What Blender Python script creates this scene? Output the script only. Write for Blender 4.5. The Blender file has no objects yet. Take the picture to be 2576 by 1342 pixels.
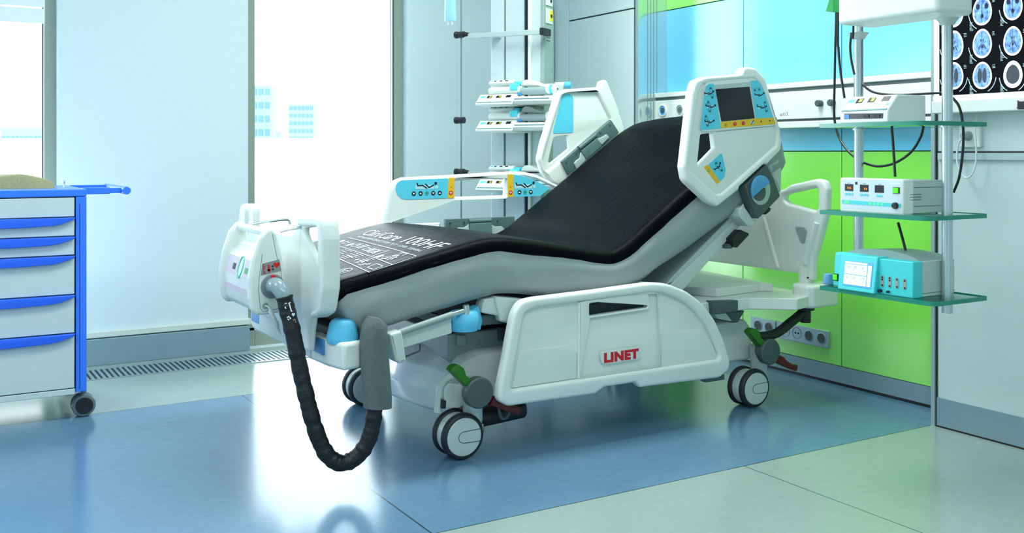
import bpy, bmesh, math, random
from mathutils import Vector, Matrix, noise
random.seed(4)
SC = bpy.context.scene
COL = SC.collection
# ---------------------------------------------------------------- camera
F_PX = 2521.0; CX = 1288.0; HOR = 385.0; EYE = 1.0
YAW = math.radians(31.0)
CO, SI = math.cos(YAW), math.sin(YAW)
cam_d = bpy.data.cameras.new('camera'); cam = bpy.data.objects.new('camera', cam_d); COL.objects.link(cam)
cam_d.sensor_width = 36.0; cam_d.lens = 36.0*F_PX/2576.0
cam_d.shift_y = -(671.0-HOR)/2576.0
cam_d.clip_start = 0.05; cam_d.clip_end = 600
cam.location = (0, 0, EYE); cam.rotation_euler = (math.pi/2, 0, -YAW)
SC.camera = cam
# ---------------------------------------------------------------- exposure, sky
SC.view_settings.view_transform = 'Standard'; SC.view_settings.look = 'None'
SC.view_settings.gamma = 1.0; SC.view_settings.use_curve_mapping = False
SC.view_settings.exposure = 0.36
W = bpy.data.worlds.new('sky'); SC.world = W; W.use_nodes = True
bg = W.node_tree.nodes['Background']
bg.inputs['Color'].default_value = (0.84, 0.95, 1.0, 1); bg.inputs['Strength'].default_value = 3.5

def area(name, loc, rot, sx, sy, power, colr=(1, 1, 1)):
    d = bpy.data.lights.new(name, 'AREA'); d.shape = 'RECTANGLE'; d.size = sx; d.size_y = sy
    d.energy = power; d.color = colr
    o = bpy.data.objects.new(name, d); COL.objects.link(o); o.location = loc; o.rotation_euler = rot
    return o
# daylight at the two tall windows, and unseen ceiling lights added as fill
area('window_daylight', (1.98, 5.45, 1.4), (math.radians(-90), 0, 0), 1.15, 2.5, 11, (0.82, 0.93, 1.0))
area('window_daylight', (-0.55, 5.45, 1.4), (math.radians(-90), 0, 0), 1.6, 2.5, 110, (0.82, 0.93, 1.0))
area('ceiling_lamp_light', (2.1, 3.0, 2.76), (0, 0, 0), 2.0, 0.6, 50, (0.92, 0.99, 0.98))
area('ceiling_lamp_light', (0.6, 0.7, 2.76), (0, 0, 0), 2.2, 0.6, 25, (0.92, 0.99, 0.98))
area('ceiling_lamp_light', (-1.2, 2.6, 2.76), (0, 0, 0), 1.6, 0.6, 26, (0.92, 0.99, 0.98))

# ---------------------------------------------------------------- pixel of the photograph -> point on a plane of the room
def ray(u, v):
    t = (u-CX)/F_PX
    return (SI+CO*t, CO-SI*t, (HOR-v)/F_PX)
def aY(u, v, Y):
    r = ray(u, v); d = Y/r[1]; return (r[0]*d, EYE+r[2]*d)
def aX(u, v, X):
    r = ray(u, v); d = X/r[0]; return (r[1]*d, EYE+r[2]*d)
def aZ(u, v, z):
    r = ray(u, v); d = (z-EYE)/r[2]; return (r[0]*d, r[1]*d)
def LY(pts, Y): return [aY(u, v, Y) for u, v in pts]
def LX(pts, X): return [aX(u, v, X) for u, v in pts]
def lerp(a, b, t): return a+(b-a)*t
# ---------------------------------------------------------------- materials
def lin(c):
    return tuple((x/255/12.92 if x/255 <= 0.04045 else ((x/255+0.055)/1.055)**2.4) for x in c)
MATS = {}
def mat(name, rgb, rough=0.5, metal=0.0, vary=0.04, scale=30.0, bump=0.0, bscale=None, coat=0.0, spec=0.5, emit=0.0):
    m = bpy.data.materials.new(name); m.use_nodes = True
    nt = m.node_tree; b = nt.nodes['Principled BSDF']
    b.inputs['Roughness'].default_value = rough; b.inputs['Metallic'].default_value = metal
    b.inputs['Specular IOR Level'].default_value = spec
    b.inputs['Coat Weight'].default_value = coat
    b.inputs['Coat Roughness'].default_value = 0.08
    c = lin(rgb)
    tc = nt.nodes.new('ShaderNodeTexCoord')
    nz = nt.nodes.new('ShaderNodeTexNoise'); nz.inputs['Scale'].default_value = scale; nz.inputs['Detail'].default_value = 3
    nt.links.new(tc.outputs['Object'], nz.inputs['Vector'])
    mx = nt.nodes.new('ShaderNodeMix'); mx.data_type = 'RGBA'
    mx.inputs[6].default_value = (*[x*(1-vary) for x in c], 1); mx.inputs[7].default_value = (*[min(1, x*(1+vary)) for x in c], 1)
    nt.links.new(nz.outputs['Fac'], mx.inputs[0]); nt.links.new(mx.outputs[2], b.inputs['Base Color'])
    if bump:
        n2 = nt.nodes.new('ShaderNodeTexNoise'); n2.inputs['Scale'].default_value = bscale or scale; n2.inputs['Detail'].default_value = 4
        nt.links.new(tc.outputs['Object'], n2.inputs['Vector'])
        bp = nt.nodes.new('ShaderNodeBump'); bp.inputs['Strength'].default_value = bump; bp.inputs['Distance'].default_value = 0.01
        nt.links.new(n2.outputs['Fac'], bp.inputs['Height']); nt.links.new(bp.outputs['Normal'], b.inputs['Normal'])
    if emit:
        b.inputs['Emission Color'].default_value = (*c, 1); b.inputs['Emission Strength'].default_value = emit
    MATS[name] = m
    return m
wall_m = mat('wall_paint', (216, 229, 236), 0.5, vary=0.015, bump=0.03, bscale=250)
panel_m = mat('wall_panel', (200, 217, 217), 0.35, vary=0.015)
ceil_m = mat('ceiling_paint', (240, 245, 245), 0.7)
frame_m = mat('window_frame', (148, 160, 148), 0.45)
skirt_m = mat('brushed_skirting', (140, 165, 178), 0.4, 0.25, vary=0.05, scale=60)
white_m = mat('white_plastic', (230, 235, 230), 0.33, vary=0.012)
offw_m = mat('pale_plastic', (205, 216, 211), 0.36, vary=0.012)
grey_m = mat('grey_plastic', (150, 166, 164), 0.4, vary=0.02)
lgrey_m = mat('pale_grey_metal', (188, 202, 200), 0.38, 0.1, vary=0.02)
dgrey_m = mat('dark_grey_plastic', (74, 88, 90), 0.42, vary=0.03)
dkgreen_m = mat('hinge_grey', (84, 110, 110), 0.4, vary=0.03)
black_m = mat('black_rubber', (22, 25, 28), 0.45, vary=0.1)
tyre_m = mat('tyre_rubber', (38, 44, 48), 0.5)
sky_m = mat('sky_blue_sticker', (92, 206, 232), 0.4)
teal_m = mat('turquoise_plastic', (70, 210, 215), 0.4)
cap_m = mat('blue_bumper', (92, 192, 232), 0.38)
cap2_m = mat('blue_latch', (60, 140, 205), 0.38)
yel_m = mat('yellow_sticker', (240, 190, 40), 0.45)
red_m = mat('red_print', (214, 22, 30), 0.45)
dred_m = mat('dark_red_pedal', (96, 10, 14), 0.4)
green_m = mat('green_pedal', (34, 112, 12), 0.4)
led_m = mat('green_lamp', (70, 240, 20), 0.3, emit=0.7)
ink_m = mat('black_print', (20, 36, 44), 0.5)
inkw_m = mat('white_print', (235, 240, 245), 0.6)
screen_m = mat('dark_screen', (28, 36, 40), 0.22, spec=0.3)
steel_m = mat('brushed_steel', (196, 208, 210), 0.28, 0.85, vary=0.04, scale=80)
chrome_m = mat('chrome', (215, 222, 224), 0.12, 1.0)
blue_m = mat('blue_lacquer', (52, 124, 250), 0.3, vary=0.03)
blued_m = mat('blue_handle', (44, 104, 244), 0.35, vary=0.03)
drawer_m = mat('drawer_front', (200, 214, 216), 0.42, vary=0.015)
towel_m = mat('towel_cloth', (176, 172, 132), 0.95, vary=0.18, scale=220, bump=0.9, bscale=260)
gcover_m = mat('grey_cover', (152, 161, 161), 0.55, vary=0.03, scale=14, bump=0.5, bscale=7)
sleeve_m = mat('grey_sleeve', (96, 106, 106), 0.7, vary=0.06, scale=40, bump=0.3, bscale=60)
elbow_m = mat('grey_elbow', (140, 160, 168), 0.28, coat=0.4)
mauve_m = mat('mauve_label', (214, 200, 214), 0.45)
label_m = mat('grey_label', (140, 148, 150), 0.5)
cable_m = mat('black_cable', (18, 22, 24), 0.4)
wcable_m = mat('white_cable', (205, 222, 222), 0.45)
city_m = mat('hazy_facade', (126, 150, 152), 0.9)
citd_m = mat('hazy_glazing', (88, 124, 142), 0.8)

def thin_glass(name, tint, refl=0.06, rough=0.02):
    m = bpy.data.materials.new(name); m.use_nodes = True; nt = m.node_tree
    for n in list(nt.nodes): nt.nodes.remove(n)
    out = nt.nodes.new('ShaderNodeOutputMaterial'); tr = nt.nodes.new('ShaderNodeBsdfTransparent')
    gl = nt.nodes.new('ShaderNodeBsdfGlossy'); mx = nt.nodes.new('ShaderNodeMixShader'); fr = nt.nodes.new('ShaderNodeFresnel')
    fr.inputs['IOR'].default_value = 1.25
    tr.inputs['Color'].default_value = (*tint, 1); gl.inputs['Roughness'].default_value = rough
    gl.inputs['Color'].default_value = (0.9, 1, 0.98, 1)
    nt.links.new(fr.outputs[0], mx.inputs[0]); nt.links.new(tr.outputs[0], mx.inputs[1]); nt.links.new(gl.outputs[0], mx.inputs[2])
    nt.links.new(mx.outputs[0], out.inputs['Surface'])
    return m
glass_m = thin_glass('window_glass', (0.98, 1.0, 1.0))
shelfglass_m = thin_glass('shelf_glass', (0.84, 0.95, 0.92))
bag_m = thin_glass('drip_bag_film', (0.8, 0.93, 0.97))
syringe_m = thin_glass('syringe_barrel', (0.86, 0.92, 0.92))
edge_m = mat('green_glass_edge', (36, 138, 116), 0.25)

def ramp_panel(name, rgb, rough):
    m = mat(name, rgb, rough, vary=0.02, scale=3, coat=1.0, spec=0.9)
    m.node_tree.nodes['Principled BSDF'].inputs['Coat Roughness'].default_value = 0.24
    m.node_tree.nodes['Principled BSDF'].inputs['Coat IOR'].default_value = 1.9
    return m
lime_m = ramp_panel('lime_panel', (146, 246, 84), 0.3)
azure_m = ramp_panel('azure_panel', (104, 208, 255), 0.3)

def floor_mat():
    m = bpy.data.materials.new('floor_vinyl'); m.use_nodes = True; nt = m.node_tree; b = nt.nodes['Principled BSDF']
    tc = nt.nodes.new('ShaderNodeTexCoord'); sp = nt.nodes.new('ShaderNodeSeparateXYZ'); nt.links.new(tc.outputs['Object'], sp.inputs[0])
    def math_(op, a, bb):
        n = nt.nodes.new('ShaderNodeMath'); n.operation = op
        for i, x in enumerate((a, bb)):
            if x is None: continue
            if isinstance(x, (int, float)): n.inputs[i].default_value = x
            else: nt.links.new(x, n.inputs[i])
        return n.outputs[0]
    X, Y = sp.outputs['X'], sp.outputs['Y']
    band = math_('MULTIPLY', math_('GREATER_THAN', Y, 2.36), math_('LESS_THAN', Y, 4.115))
    def near(ax, v, w): return math_('LESS_THAN', math_('ABSOLUTE', math_('SUBTRACT', ax, v), None), w)
    seam = near(Y, 2.36, 0.0022)
    seam = math_('MAXIMUM', seam, near(Y, 4.115, 0.0022))
    inband = math_('MULTIPLY', near(X, SEAM1, 0.0028), band)
    seam = math_('MAXIMUM', seam, inband)
    below = math_('LESS_THAN', Y, 2.36)
    seam = math_('MAXIMUM', seam, math_('MULTIPLY', near(X, SEAM2, 0.0018), below))
    seam = math_('MAXIMUM', seam, math_('MULTIPLY', near(X, SEAM1, 0.0018), math_('MULTIPLY', below, math_('LESS_THAN', Y, -5))))
    nz = nt.nodes.new('ShaderNodeTexNoise'); nz.inputs['Scale'].default_value = 3.0; nz.inputs['Detail'].default_value = 8; nz.inputs['Roughness'].default_value = 0.7
    mp = nt.nodes.new('ShaderNodeMapping'); mp.inputs['Scale'].default_value = (6, 16, 1); mp.inputs['Rotation'].default_value = (0, 0, 0.6)
    nt.links.new(tc.outputs['Object'], mp.inputs[0]); nt.links.new(mp.outputs[0], nz.inputs['Vector'])
    def mixc(f, a, bb):
        n = nt.nodes.new('ShaderNodeMix'); n.data_type = 'RGBA'; nt.links.new(f, n.inputs[0])
        for i, x in ((6, a), (7, bb)):
            if isinstance(x, tuple): n.inputs[i].default_value = (*x, 1)
            else: nt.links.new(x, n.inputs[i])
        return n.outputs[2]
    blue = mixc(nz.outputs['Fac'], lin((80, 118, 148)), lin((106, 142, 170)))
    whit = mixc(nz.outputs['Fac'], lin((142, 160, 154)), lin((160, 177, 171)))
    c = mixc(band, whit, blue)
    c = mixc(seam, c, lin((40, 70, 78)))
    nt.links.new(c, b.inputs['Base Color'])
    b.inputs['Roughness'].default_value = 0.19
    b.inputs['Specular IOR Level'].default_value = 0.66
    bp = nt.nodes.new('ShaderNodeBump'); bp.inputs['Strength'].default_value = 0.02; nt.links.new(nz.outputs['Fac'], bp.inputs['Height'])
    nt.links.new(bp.outputs['Normal'], b.inputs['Normal'])
    return m
SEAM1 = aZ(846, 1168, 0)[0]; SEAM2 = aZ(2097, 1258, 0)[0]
floor_m = floor_mat()

# ---------------------------------------------------------------- mesh building
ROOT = {}
def root_of(o):
    while o.parent is not None: o = o.parent
    return o
def fillet(pts, r, n=6):
    out = []; N = len(pts)
    for i in range(N):
        p = Vector(pts[i]); a = Vector(pts[i-1]); b = Vector(pts[(i+1) % N])
        rr = r[i] if isinstance(r, (list, tuple)) else r
        d1 = (a-p); d2 = (b-p); l1 = d1.length; l2 = d2.length
        if rr <= 0 or l1 < 1e-6 or l2 < 1e-6: out.append(tuple(p)); continue
        d1 /= l1; d2 /= l2
        ang = math.acos(max(-1, min(1, d1.dot(d2))))
        if ang > 3.05: out.append(tuple(p)); continue
        t = min(rr/math.tan(ang/2), l1*0.48, l2*0.48)
        s, e = p+d1*t, p+d2*t
        for k in range(n+1):
            q = k/n
            out.append(tuple((1-q)**2*s + 2*q*(1-q)*p + q*q*e))
    return out
def smooth_path(pts, n=6):
    P = [Vector(p) for p in pts]; out = []
    for i in range(len(P)-1):
        p0 = P[max(i-1, 0)]; p1 = P[i]; p2 = P[i+1]; p3 = P[min(i+2, len(P)-1)]
        for k in range(n):
            t = k/n
            out.append(0.5*((2*p1)+(p2-p0)*t+(2*p0-5*p1+4*p2-p3)*t*t+(3*p1-p0-3*p2+p3)*t**3))
    out.append(P[-1]); return out
def circ(cx, cy, r, n=24, ry=None):
    return [(cx+r*math.cos(2*math.pi*k/n), cy+(ry or r)*math.sin(2*math.pi*k/n)) for k in range(n)]

class MB:
    def __init__(s): s.v = []; s.f = []
    def add(s, vs, fs):
        b = len(s.v); s.v += [Vector(x) for x in vs]; s.f += [tuple(i+b for i in f) for f in fs]; return s
    def box(s, x0, x1, y0, y1, z0, z1):
        return s.add([(x0, y0, z0), (x1, y0, z0), (x1, y1, z0), (x0, y1, z0), (x0, y0, z1), (x1, y0, z1), (x1, y1, z1), (x0, y1, z1)],
                     [(0, 3, 2, 1), (4, 5, 6, 7), (0, 1, 5, 4), (1, 2, 6, 5), (2, 3, 7, 6), (3, 0, 4, 7)])
    def prism(s, poly, plane, a, b):
        n = len(poly)
        def P(p, t):
            return {'XZ': (p[0], t, p[1]), 'YZ': (t, p[0], p[1]), 'XY': (p[0], p[1], t)}[plane]
        s.add([P(p, a) for p in poly]+[P(p, b) for p in poly],
              [tuple(range(n-1, -1, -1)), tuple(range(n, 2*n))]+[(i, (i+1) % n, n+(i+1) % n, n+i) for i in range(n)])
        return s
    def ring(s, c, ax, r, n, up=None):
        ax = Vector(ax).normalized(); u = Vector(up) if up else (Vector((0, 0, 1)) if abs(ax.z) < 0.9 else Vector((1, 0, 0)))
        e1 = ax.cross(u).normalized(); e2 = ax.cross(e1)
        return [Vector(c)+e1*math.cos(2*math.pi*k/n)*r+e2*math.sin(2*math.pi*k/n)*r for k in range(n)]
    def cyl(s, p0, p1, r0, r1=None, n=24):
        r1 = r0 if r1 is None else r1; ax = Vector(p1)-Vector(p0)
        A = s.ring(p0, ax, r0, n); B = s.ring(p1, ax, r1, n)
        return s.add(A+B, [tuple(range(n)), tuple(range(2*n-1, n-1, -1))]+[(i, n+i, n+(i+1) % n, (i+1) % n) for i in range(n)])
    def lathe(s, c, ax, prof, n=32):
        # prof: list of (distance along the axis, radius)
        ax = Vector(ax).normalized(); R = []
        for h, r in prof: R += s.ring(Vector(c)+ax*h, ax, max(r, 1e-5), n)
        m = len(prof)
        fs = [(j*n+i, (j+1)*n+i, (j+1)*n+(i+1) % n, j*n+(i+1) % n) for j in range(m-1) for i in range(n)]
        fs += [tuple(range(n)), tuple(range(m*n-1, (m-1)*n-1, -1))]
        return s.add(R, fs)
    def tube(s, pts, r, n=12, smooth=0):
        P = smooth_path(pts, smooth) if smooth else [Vector(p) for p in pts]
        N = len(P); rings = []; prev = None
        for i, p in enumerate(P):
            t = (P[min(i+1, N-1)]-P[max(i-1, 0)]).normalized()
            if prev is None:
                u = Vector((0, 0, 1)) if abs(t.z) < 0.9 else Vector((1, 0, 0)); e = t.cross(u).normalized()
            else: e = (prev-t*prev.dot(t)).normalized()
            prev = e; g = t.cross(e)
            rr = r(i/(N-1)) if callable(r) else r
            rings += [p+(e*math.cos(2*math.pi*k/n)+g*math.sin(2*math.pi*k/n))*rr for k in range(n)]
        fs = [(j*n+i, j*n+(i+1) % n, (j+1)*n+(i+1) % n, (j+1)*n+i) for j in range(N-1) for i in range(n)]
        fs += [tuple(range(n-1, -1, -1)), tuple(range((N-1)*n, N*n))]
        return s.add(rings, fs)
    def ball(s, c, rx, ry=None, rz=None, n=16, m=10):
        ry = ry or rx; rz = rz or rx; vs = []
        for j in range(m+1):
            a = math.pi*j/m
            vs += [(c[0]+rx*math.sin(a)*math.cos(2*math.pi*i/n), c[1]+ry*math.sin(a)*math.sin(2*math.pi*i/n), c[2]+rz*math.cos(a)) for i in range(n)]
        return s.add(vs, [(j*n+i, (j+1)*n+i, (j+1)*n+(i+1) % n, j*n+(i+1) % n) for j in range(m) for i in range(n)])
    def grid(s, rows, closed=False):
        m = len(rows); n = len(rows[0]); vs = [p for r in rows for p in r]
        e = n if closed else n-1
        return s.add(vs, [(j*n+i, j*n+(i+1) % n, (j+1)*n+(i+1) % n, (j+1)*n+i) for j in range(m-1) for i in range(e)])
    def _take(s, curve, fn):
        o = bpy.data.objects.new('tmp', curve); me = bpy.data.meshes.new_from_object(o)
        s.add([fn(v.co) for v in me.vertices], [tuple(p.vertices) for p in me.polygons])
        bpy.data.objects.remove(o); bpy.data.curves.remove(curve); bpy.data.meshes.remove(me)
        return s
    def plate(s, outline, plane, a, b, holes=(), r=0.005, res=3):
        cu = bpy.data.curves.new('tmp', 'CURVE'); cu.dimensions = '2D'; cu.fill_mode = 'BOTH'
        th = abs(b-a); r = min(r, th*0.49); cu.bevel_depth = r; cu.offset = -r; cu.extrude = th/2-r; cu.bevel_resolution = res
        for loop in [outline]+list(holes):
            sp = cu.splines.new('POLY'); sp.points.add(len(loop)-1); sp.use_cyclic_u = True
            for q, p in zip(sp.points, loop): q.co = (p[0], p[1], 0, 1)
        m = (a+b)/2
        fn = {'XZ': lambda c: (c.x, m-c.z, c.y), 'YZ': lambda c: (m+c.z, c.x, c.y), 'XY': lambda c: (c.x, c.y, m+c.z)}[plane]
        return s._take(cu, fn)
    def text(s, body, size, fn, extrude=0.0, bold=0.0, shear=0.0, align='LEFT', spacing=1.0):
        cu = bpy.data.curves.new('tmp', 'FONT'); cu.body = body; cu.size = size; cu.extrude = extrude; cu.offset = bold
        cu.shear = shear; cu.align_x = align; cu.space_character = spacing; cu.resolution_u = 3
        return s._take(cu, fn)
    def build(s, name, m, parent=None, bev=0.0, seg=2, ang=35, label=None, world=True):
        me = bpy.data.meshes.new(name)
        off = Vector((0, 0, 0))
        if parent is not None:
            rt = root_of(parent)
            if not ROOT.get(rt.name, False): off = Vector(rt.location)
        me.from_pydata([tuple(v-off) for v in s.v], [], s.f)
        bm = bmesh.new(); bm.from_mesh(me); bmesh.ops.remove_doubles(bm, verts=bm.verts, dist=2e-6); bmesh.ops.recalc_face_normals(bm, faces=bm.faces); bm.to_mesh(me); bm.free()
        me.materials.append(m)
        for p in me.polygons: p.use_smooth = True
        me.set_sharp_from_angle(angle=math.radians(ang))
        o = bpy.data.objects.new(name, me); COL.objects.link(o)
        if parent is not None: o.parent = parent
        if bev:
            md = o.modifiers.new('edge', 'BEVEL'); md.width = bev; md.segments = seg; md.limit_method = 'ANGLE'; md.angle_limit = math.radians(40)
            md.harden_normals = False
        if label: o['label'] = label
        return o
def thing(name, label, cat, loc=(0, 0, 0), rotz=0.0, group=None, local=False):
    o = bpy.data.objects.new(name, None); COL.objects.link(o); o.location = loc; o.rotation_euler = (0, 0, rotz)
    o.empty_display_size = 0.1
    o['label'] = label; o['category'] = cat
    if group: o['group'] = group
    ROOT[o.name] = local
    return o
def tag(o, label, cat, group=None, kind=None):
    o['label'] = label; o['category'] = cat
    if group: o['group'] = group
    if kind: o['kind'] = kind
    return o
def struct(o, label=None):
    o['kind'] = 'structure'
    if label: o['label'] = label; o['category'] = o.name.split('_')[0]
    return o
# ================================================================ the room
YW = 5.06; XR = 3.22; XB = 3.425; YB0 = 2.36; YB1 = 4.115
HC = 2.8; XL = -2.6; YF = -1.6
xa = aY(145, 400, YW)[0]; xb = aY(624, 400, YW)[0]; xc = aY(1025, 400, YW)[0]
struct(MB().box(XL-.2, XB+.2, YF-.2, YW+.35, -0.1, 0).build('floor', floor_m), 'glossy vinyl floor with a wide blue band between pale bands')
struct(MB().box(XL-.2, XB+.2, YF-.2, YW+.35, HC, HC+0.1).build('ceiling', ceil_m), 'white ceiling above the frame of the picture')
wl = MB().box(xa, xb, YW, YW+.30, 0, HC).box(xc, XB+.2, YW, YW+.30, 0, HC).box(XL-.2, -1.45, YW, YW+.30, 0, HC)
wl.box(-1.45, xa, YW, YW+.30, 2.62, HC).box(xb, xc, YW, YW+.30, 2.62, HC)
struct(wl.build('wall_back', wall_m), 'pale window wall with two tall window openings')
struct(MB().box(XL-.2, XL, YF-.2, YW+.3, 0, HC).build('wall_left', wall_m), 'side wall out of view on the left')
struct(MB().box(XL-.2, XB+.2, YF-.2, YF, 0, HC).build('wall_front', wall_m), 'wall behind the camera')
# right hand wall: pale panels before and behind a shallow coloured bay
struct(MB().box(XR, XB+.2, YF, YB0, 0.0, HC).build('wall_right', panel_m), 'pale grey-white panelled wall holding the scan viewer')
def panelwall(name, segs, m, label):
    w = MB()
    for (y0, y1, z0, z1) in segs: w.box(XB, XB+.2, y0, y1, z0, z1)
    return struct(w.build(name, m, bev=0.0015), label)
g = 0.0022
ySeamTop = aX(1870, 100, XB)[0]; ySeamLow = aX(2117, 700, XB)[0]; ySeamLow2 = aX(1869, 690, XB)[0]
zLine = aX(1960, 381, XB)[1]; zTop = 1.752; zBase = aX(1980, 891, XB)[1]
MB_b = [(YB0, ySeamLow-g, zLine+g, zTop-g), (ySeamLow+g, ySeamTop-g, zLine+g, zTop-g), (ySeamTop+g, YB1, zLine+g, zTop-g)]
panelwall('wall_bay_azure', MB_b, azure_m, 'sky blue glossy panels in the upper bay behind the bed')
MB_g = [(YB0, ySeamLow-g, zBase, zLine-g), (ySeamLow+g, ySeamLow2-g, zBase, zLine-g), (ySeamLow2+g, YB1, zBase, zLine-g)]
MB_g += [(YB0, ySeamTop-g, zTop+g, HC), (ySeamTop+g, YB1, zTop+g, HC)]
panelwall('wall_bay_lime', MB_g, lime_m, 'lime green glossy panels below and above the blue panels')
struct(MB().box(XB+.012, XB+.2, YB0, YB1, 0, HC).build('wall_bay_backing', mat('seam_dark', (28, 40, 46), 0.7)), 'dark joints between the coloured panels')  # dark backing sheet that shows through the panel joints
struct(MB().box(XB-.001, XB+.15, YB0, YB1, 0.012, zBase-.002).build('baseboard_bay', skirt_m), 'blue-grey metal skirting under the lime panels')
struct(MB().box(XB-.0005, XB+.1, YB0, YB1, 0.0, 0.012).build('trim_1', black_m), 'dark strip under the skirting')  # plain black strip along the foot of the skirting
# panel between the bay and the window corner, with a seam and a ribbed metal return
wp = MB(); ys = aX(1431, 100, XR)[0]; ye = aX(1592, 100, XR)[0]; zl = aX(1432, 53, XR)[1]
wp.box(XR, XB+.2, ys+.002, YW, 0, HC)
wp.box(XR, XB+.2, ye, ys-.002, 0, zl-.004).box(XR, XB+.2, ye, ys-.002, zl+.004, HC)
struct(wp.build('wall_corner', panel_m, bev=.001), 'pale panelled wall between the window and the coloured bay')
struct(MB().box(XR+.01, XB+.2, ye, YW, 0.001, HC).build('trim_2', ink_m), 'dark seam lines of the corner panel')
ret = MB()
prof = [(XR+.03, ye), (XR+.012, ye-.004), (XR, ye-.02), (XR-.002, ye-.045), (XR+.012, YB1+.004), (XR+.03, YB1)]
n0 = 4
xs = XR+.075
for k in range(4):
    prof += [(xs, YB1), (xs+.003, YB1+.008), (xs+.006, YB1)]
    xs += .02
prof += [(XB+.05, YB1), (XB+.05, ye)]
ret.prism(prof, 'XY', 0, HC)
struct(ret.build('trim_3', mat('glossy_return', (196, 214, 214), 0.12, 0.75)), 'shiny ribbed metal edge at the left end of the coloured bay')
post = MB().box(XR-.004, XB+.1, YB0-.012, YB0+.004, 0, HC)
struct(post.build('trim_4', mat('metal_post', (158, 176, 178), 0.4, 0.1)), 'slim grey metal corner post of the bay')
struct(MB().box(XR-.006, XR+.01, YF, YB0-.022, .004, aX(2352, 998, XR)[1]).build('baseboard_right', skirt_m), 'blue-grey metal skirting on the right wall')
struct(MB().box(XR-.007, XR+.01, YB0-.022, YB0-.018, 0, 1.9).box(XR-.0065, XR+.01, YF, YB0-.02, 0, .006).build('trim_5', black_m), 'dark seam by the corner post')
zr = aX(2450, 392, XR)[1]; zr1 = aX(2450, 383, XR)[1]; zr2 = aX(2450, 402, XR)[1]
struct(MB().box(XR-.012, XR+.01, YF, YB0-.03, zr2, zr1-.003).build('trim_6', mat('rail_grey', (176, 196, 200), .4)), 'pale grey horizontal rail along the right wall')
struct(MB().box(XR-.003, XR+.01, YF, YB0-.02, zr1-.002, zr1+.003).build('trim_7', black_m), 'dark joint above the horizontal rail')
# skirting and ledge under the plain wall between the windows
zk = aY(628, 818.7, YW-.03)[1]
xe = aY(629, 850, YW-.03)[0]
struct(MB().box(xa-1.9, xe, YW-.03, YW+.05, .0, zk-.003).build('baseboard_back', skirt_m, bev=.002), 'blue-grey metal skirting under the window wall')
struct(MB().box(xa-1.9, xb+.01, YW-.022, YW+.05, zk+.001, zk+.031).build('trim_8', mat('ledge_cream', (214, 222, 214), .45), bev=.004), 'pale ledge above the skirting')
struct(MB().box(xc, XR, YW-.03, YW+.05, .0, zk-.003).build('baseboard_back', skirt_m, bev=.002), 'blue-grey metal skirting by the corner')
# windows: frame and pane each
def window(name, x0, x1, wl_, wr_, label):
    y0, y1 = YW+.055, YW+.12
    fr = MB().box(x0-.02, x0+wl_, y0, y1, .0, 2.62).box(x1-wr_, x1+.02, y0, y1, 0, 2.62)
    fr.box(x0+wl_, x1-wr_, y0, y1, 0, .085).box(x0+wl_, x1-wr_, y0, y1, 2.52, 2.62)
    o = struct(fr.build(name, frame_m, bev=.003), label)
    p = MB().box(x0+wl_, x1-wr_, y0+.03, y0+.04, .085, 2.52).build('pane', glass_m); p.parent = o
    s = MB()
    s.box(x1-wr_-.008, x1-wr_-.003, y0+.012, y0+.024, .09, 2.5)
    s.build('gasket', ink_m).parent = o
    s = MB().box(x0-.05, x1+.05, YW+.004, y0, -.001, .004).box(x0, x1, y0-.0, y0+.03, .085, .098)
    s.build('sill', wall_m).parent = o
    return o
wA = window('window_1', -1.45, xa, .05, .05, 'bright tall window behind the blue medicine trolley')
wB = window('window_2', xb, xc, .052, .05, 'bright tall window with hazy towers beyond, behind the bed')
# raised blind over the first window
bl = thing('window_blind', 'pale slatted blind across the top of the window behind the trolley', 'blind', (-0.55, YW+.08, 1.6))
for k in range(6):
    z = 1.60+k*.075
    MB().box(-1.40, xa-.055, YW+.04, YW+.048, z, z+.068).build('slat', mat('blind_slat', (238, 244, 246), .6) if k == 0 else MATS['blind_slat'], bl)
MB().box(-1.40, xa-.055, YW+.03, YW+.053, 2.05, 2.61).build('headbox', MATS['blind_slat'], bl)
# floor grille
gy0 = aZ(221.7, 960, 0)[1]; gy1 = gy0+.225
gr = thing('floor_grille', 'long slotted metal air grille in the floor along the window wall', 'grille', (1.0, gy0+.1, 0))
fr = MB().box(-1.4, 3.1, gy0, gy0+.012, 0, .004).box(-1.4, 3.1, gy1-.012, gy1, 0, .004)
fr.build('frame', steel_m, gr)
MB().box(-1.4, 3.1, gy0+.012, gy1-.012, 0.0005, .0012).build('duct', black_m, gr)
sl = MB(); x = -1.39
while x < 3.08:
    sl.box(x, x+.0125, gy0+.012, gy1-.012, .001, .0038); x += .0236
sl.build('slat_panel', mat('grille_slat', (150, 172, 182), .35, .4), gr)
# unseen ceiling panels added as bodies of the fill lights
for (x, y, w) in ((2.1, 3.0, 2.0), (.6, .7, 2.2), (-1.2, 2.6, 1.6)):
    tag(MB().box(x-w/2-.03, x+w/2+.03, y-.33, y+.33, HC-.03, HC).build('ceiling_lamp', white_m), 'flat white panel added as body of a ceiling fill light', 'lamp', 'added fill lights above the frame')
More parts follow.
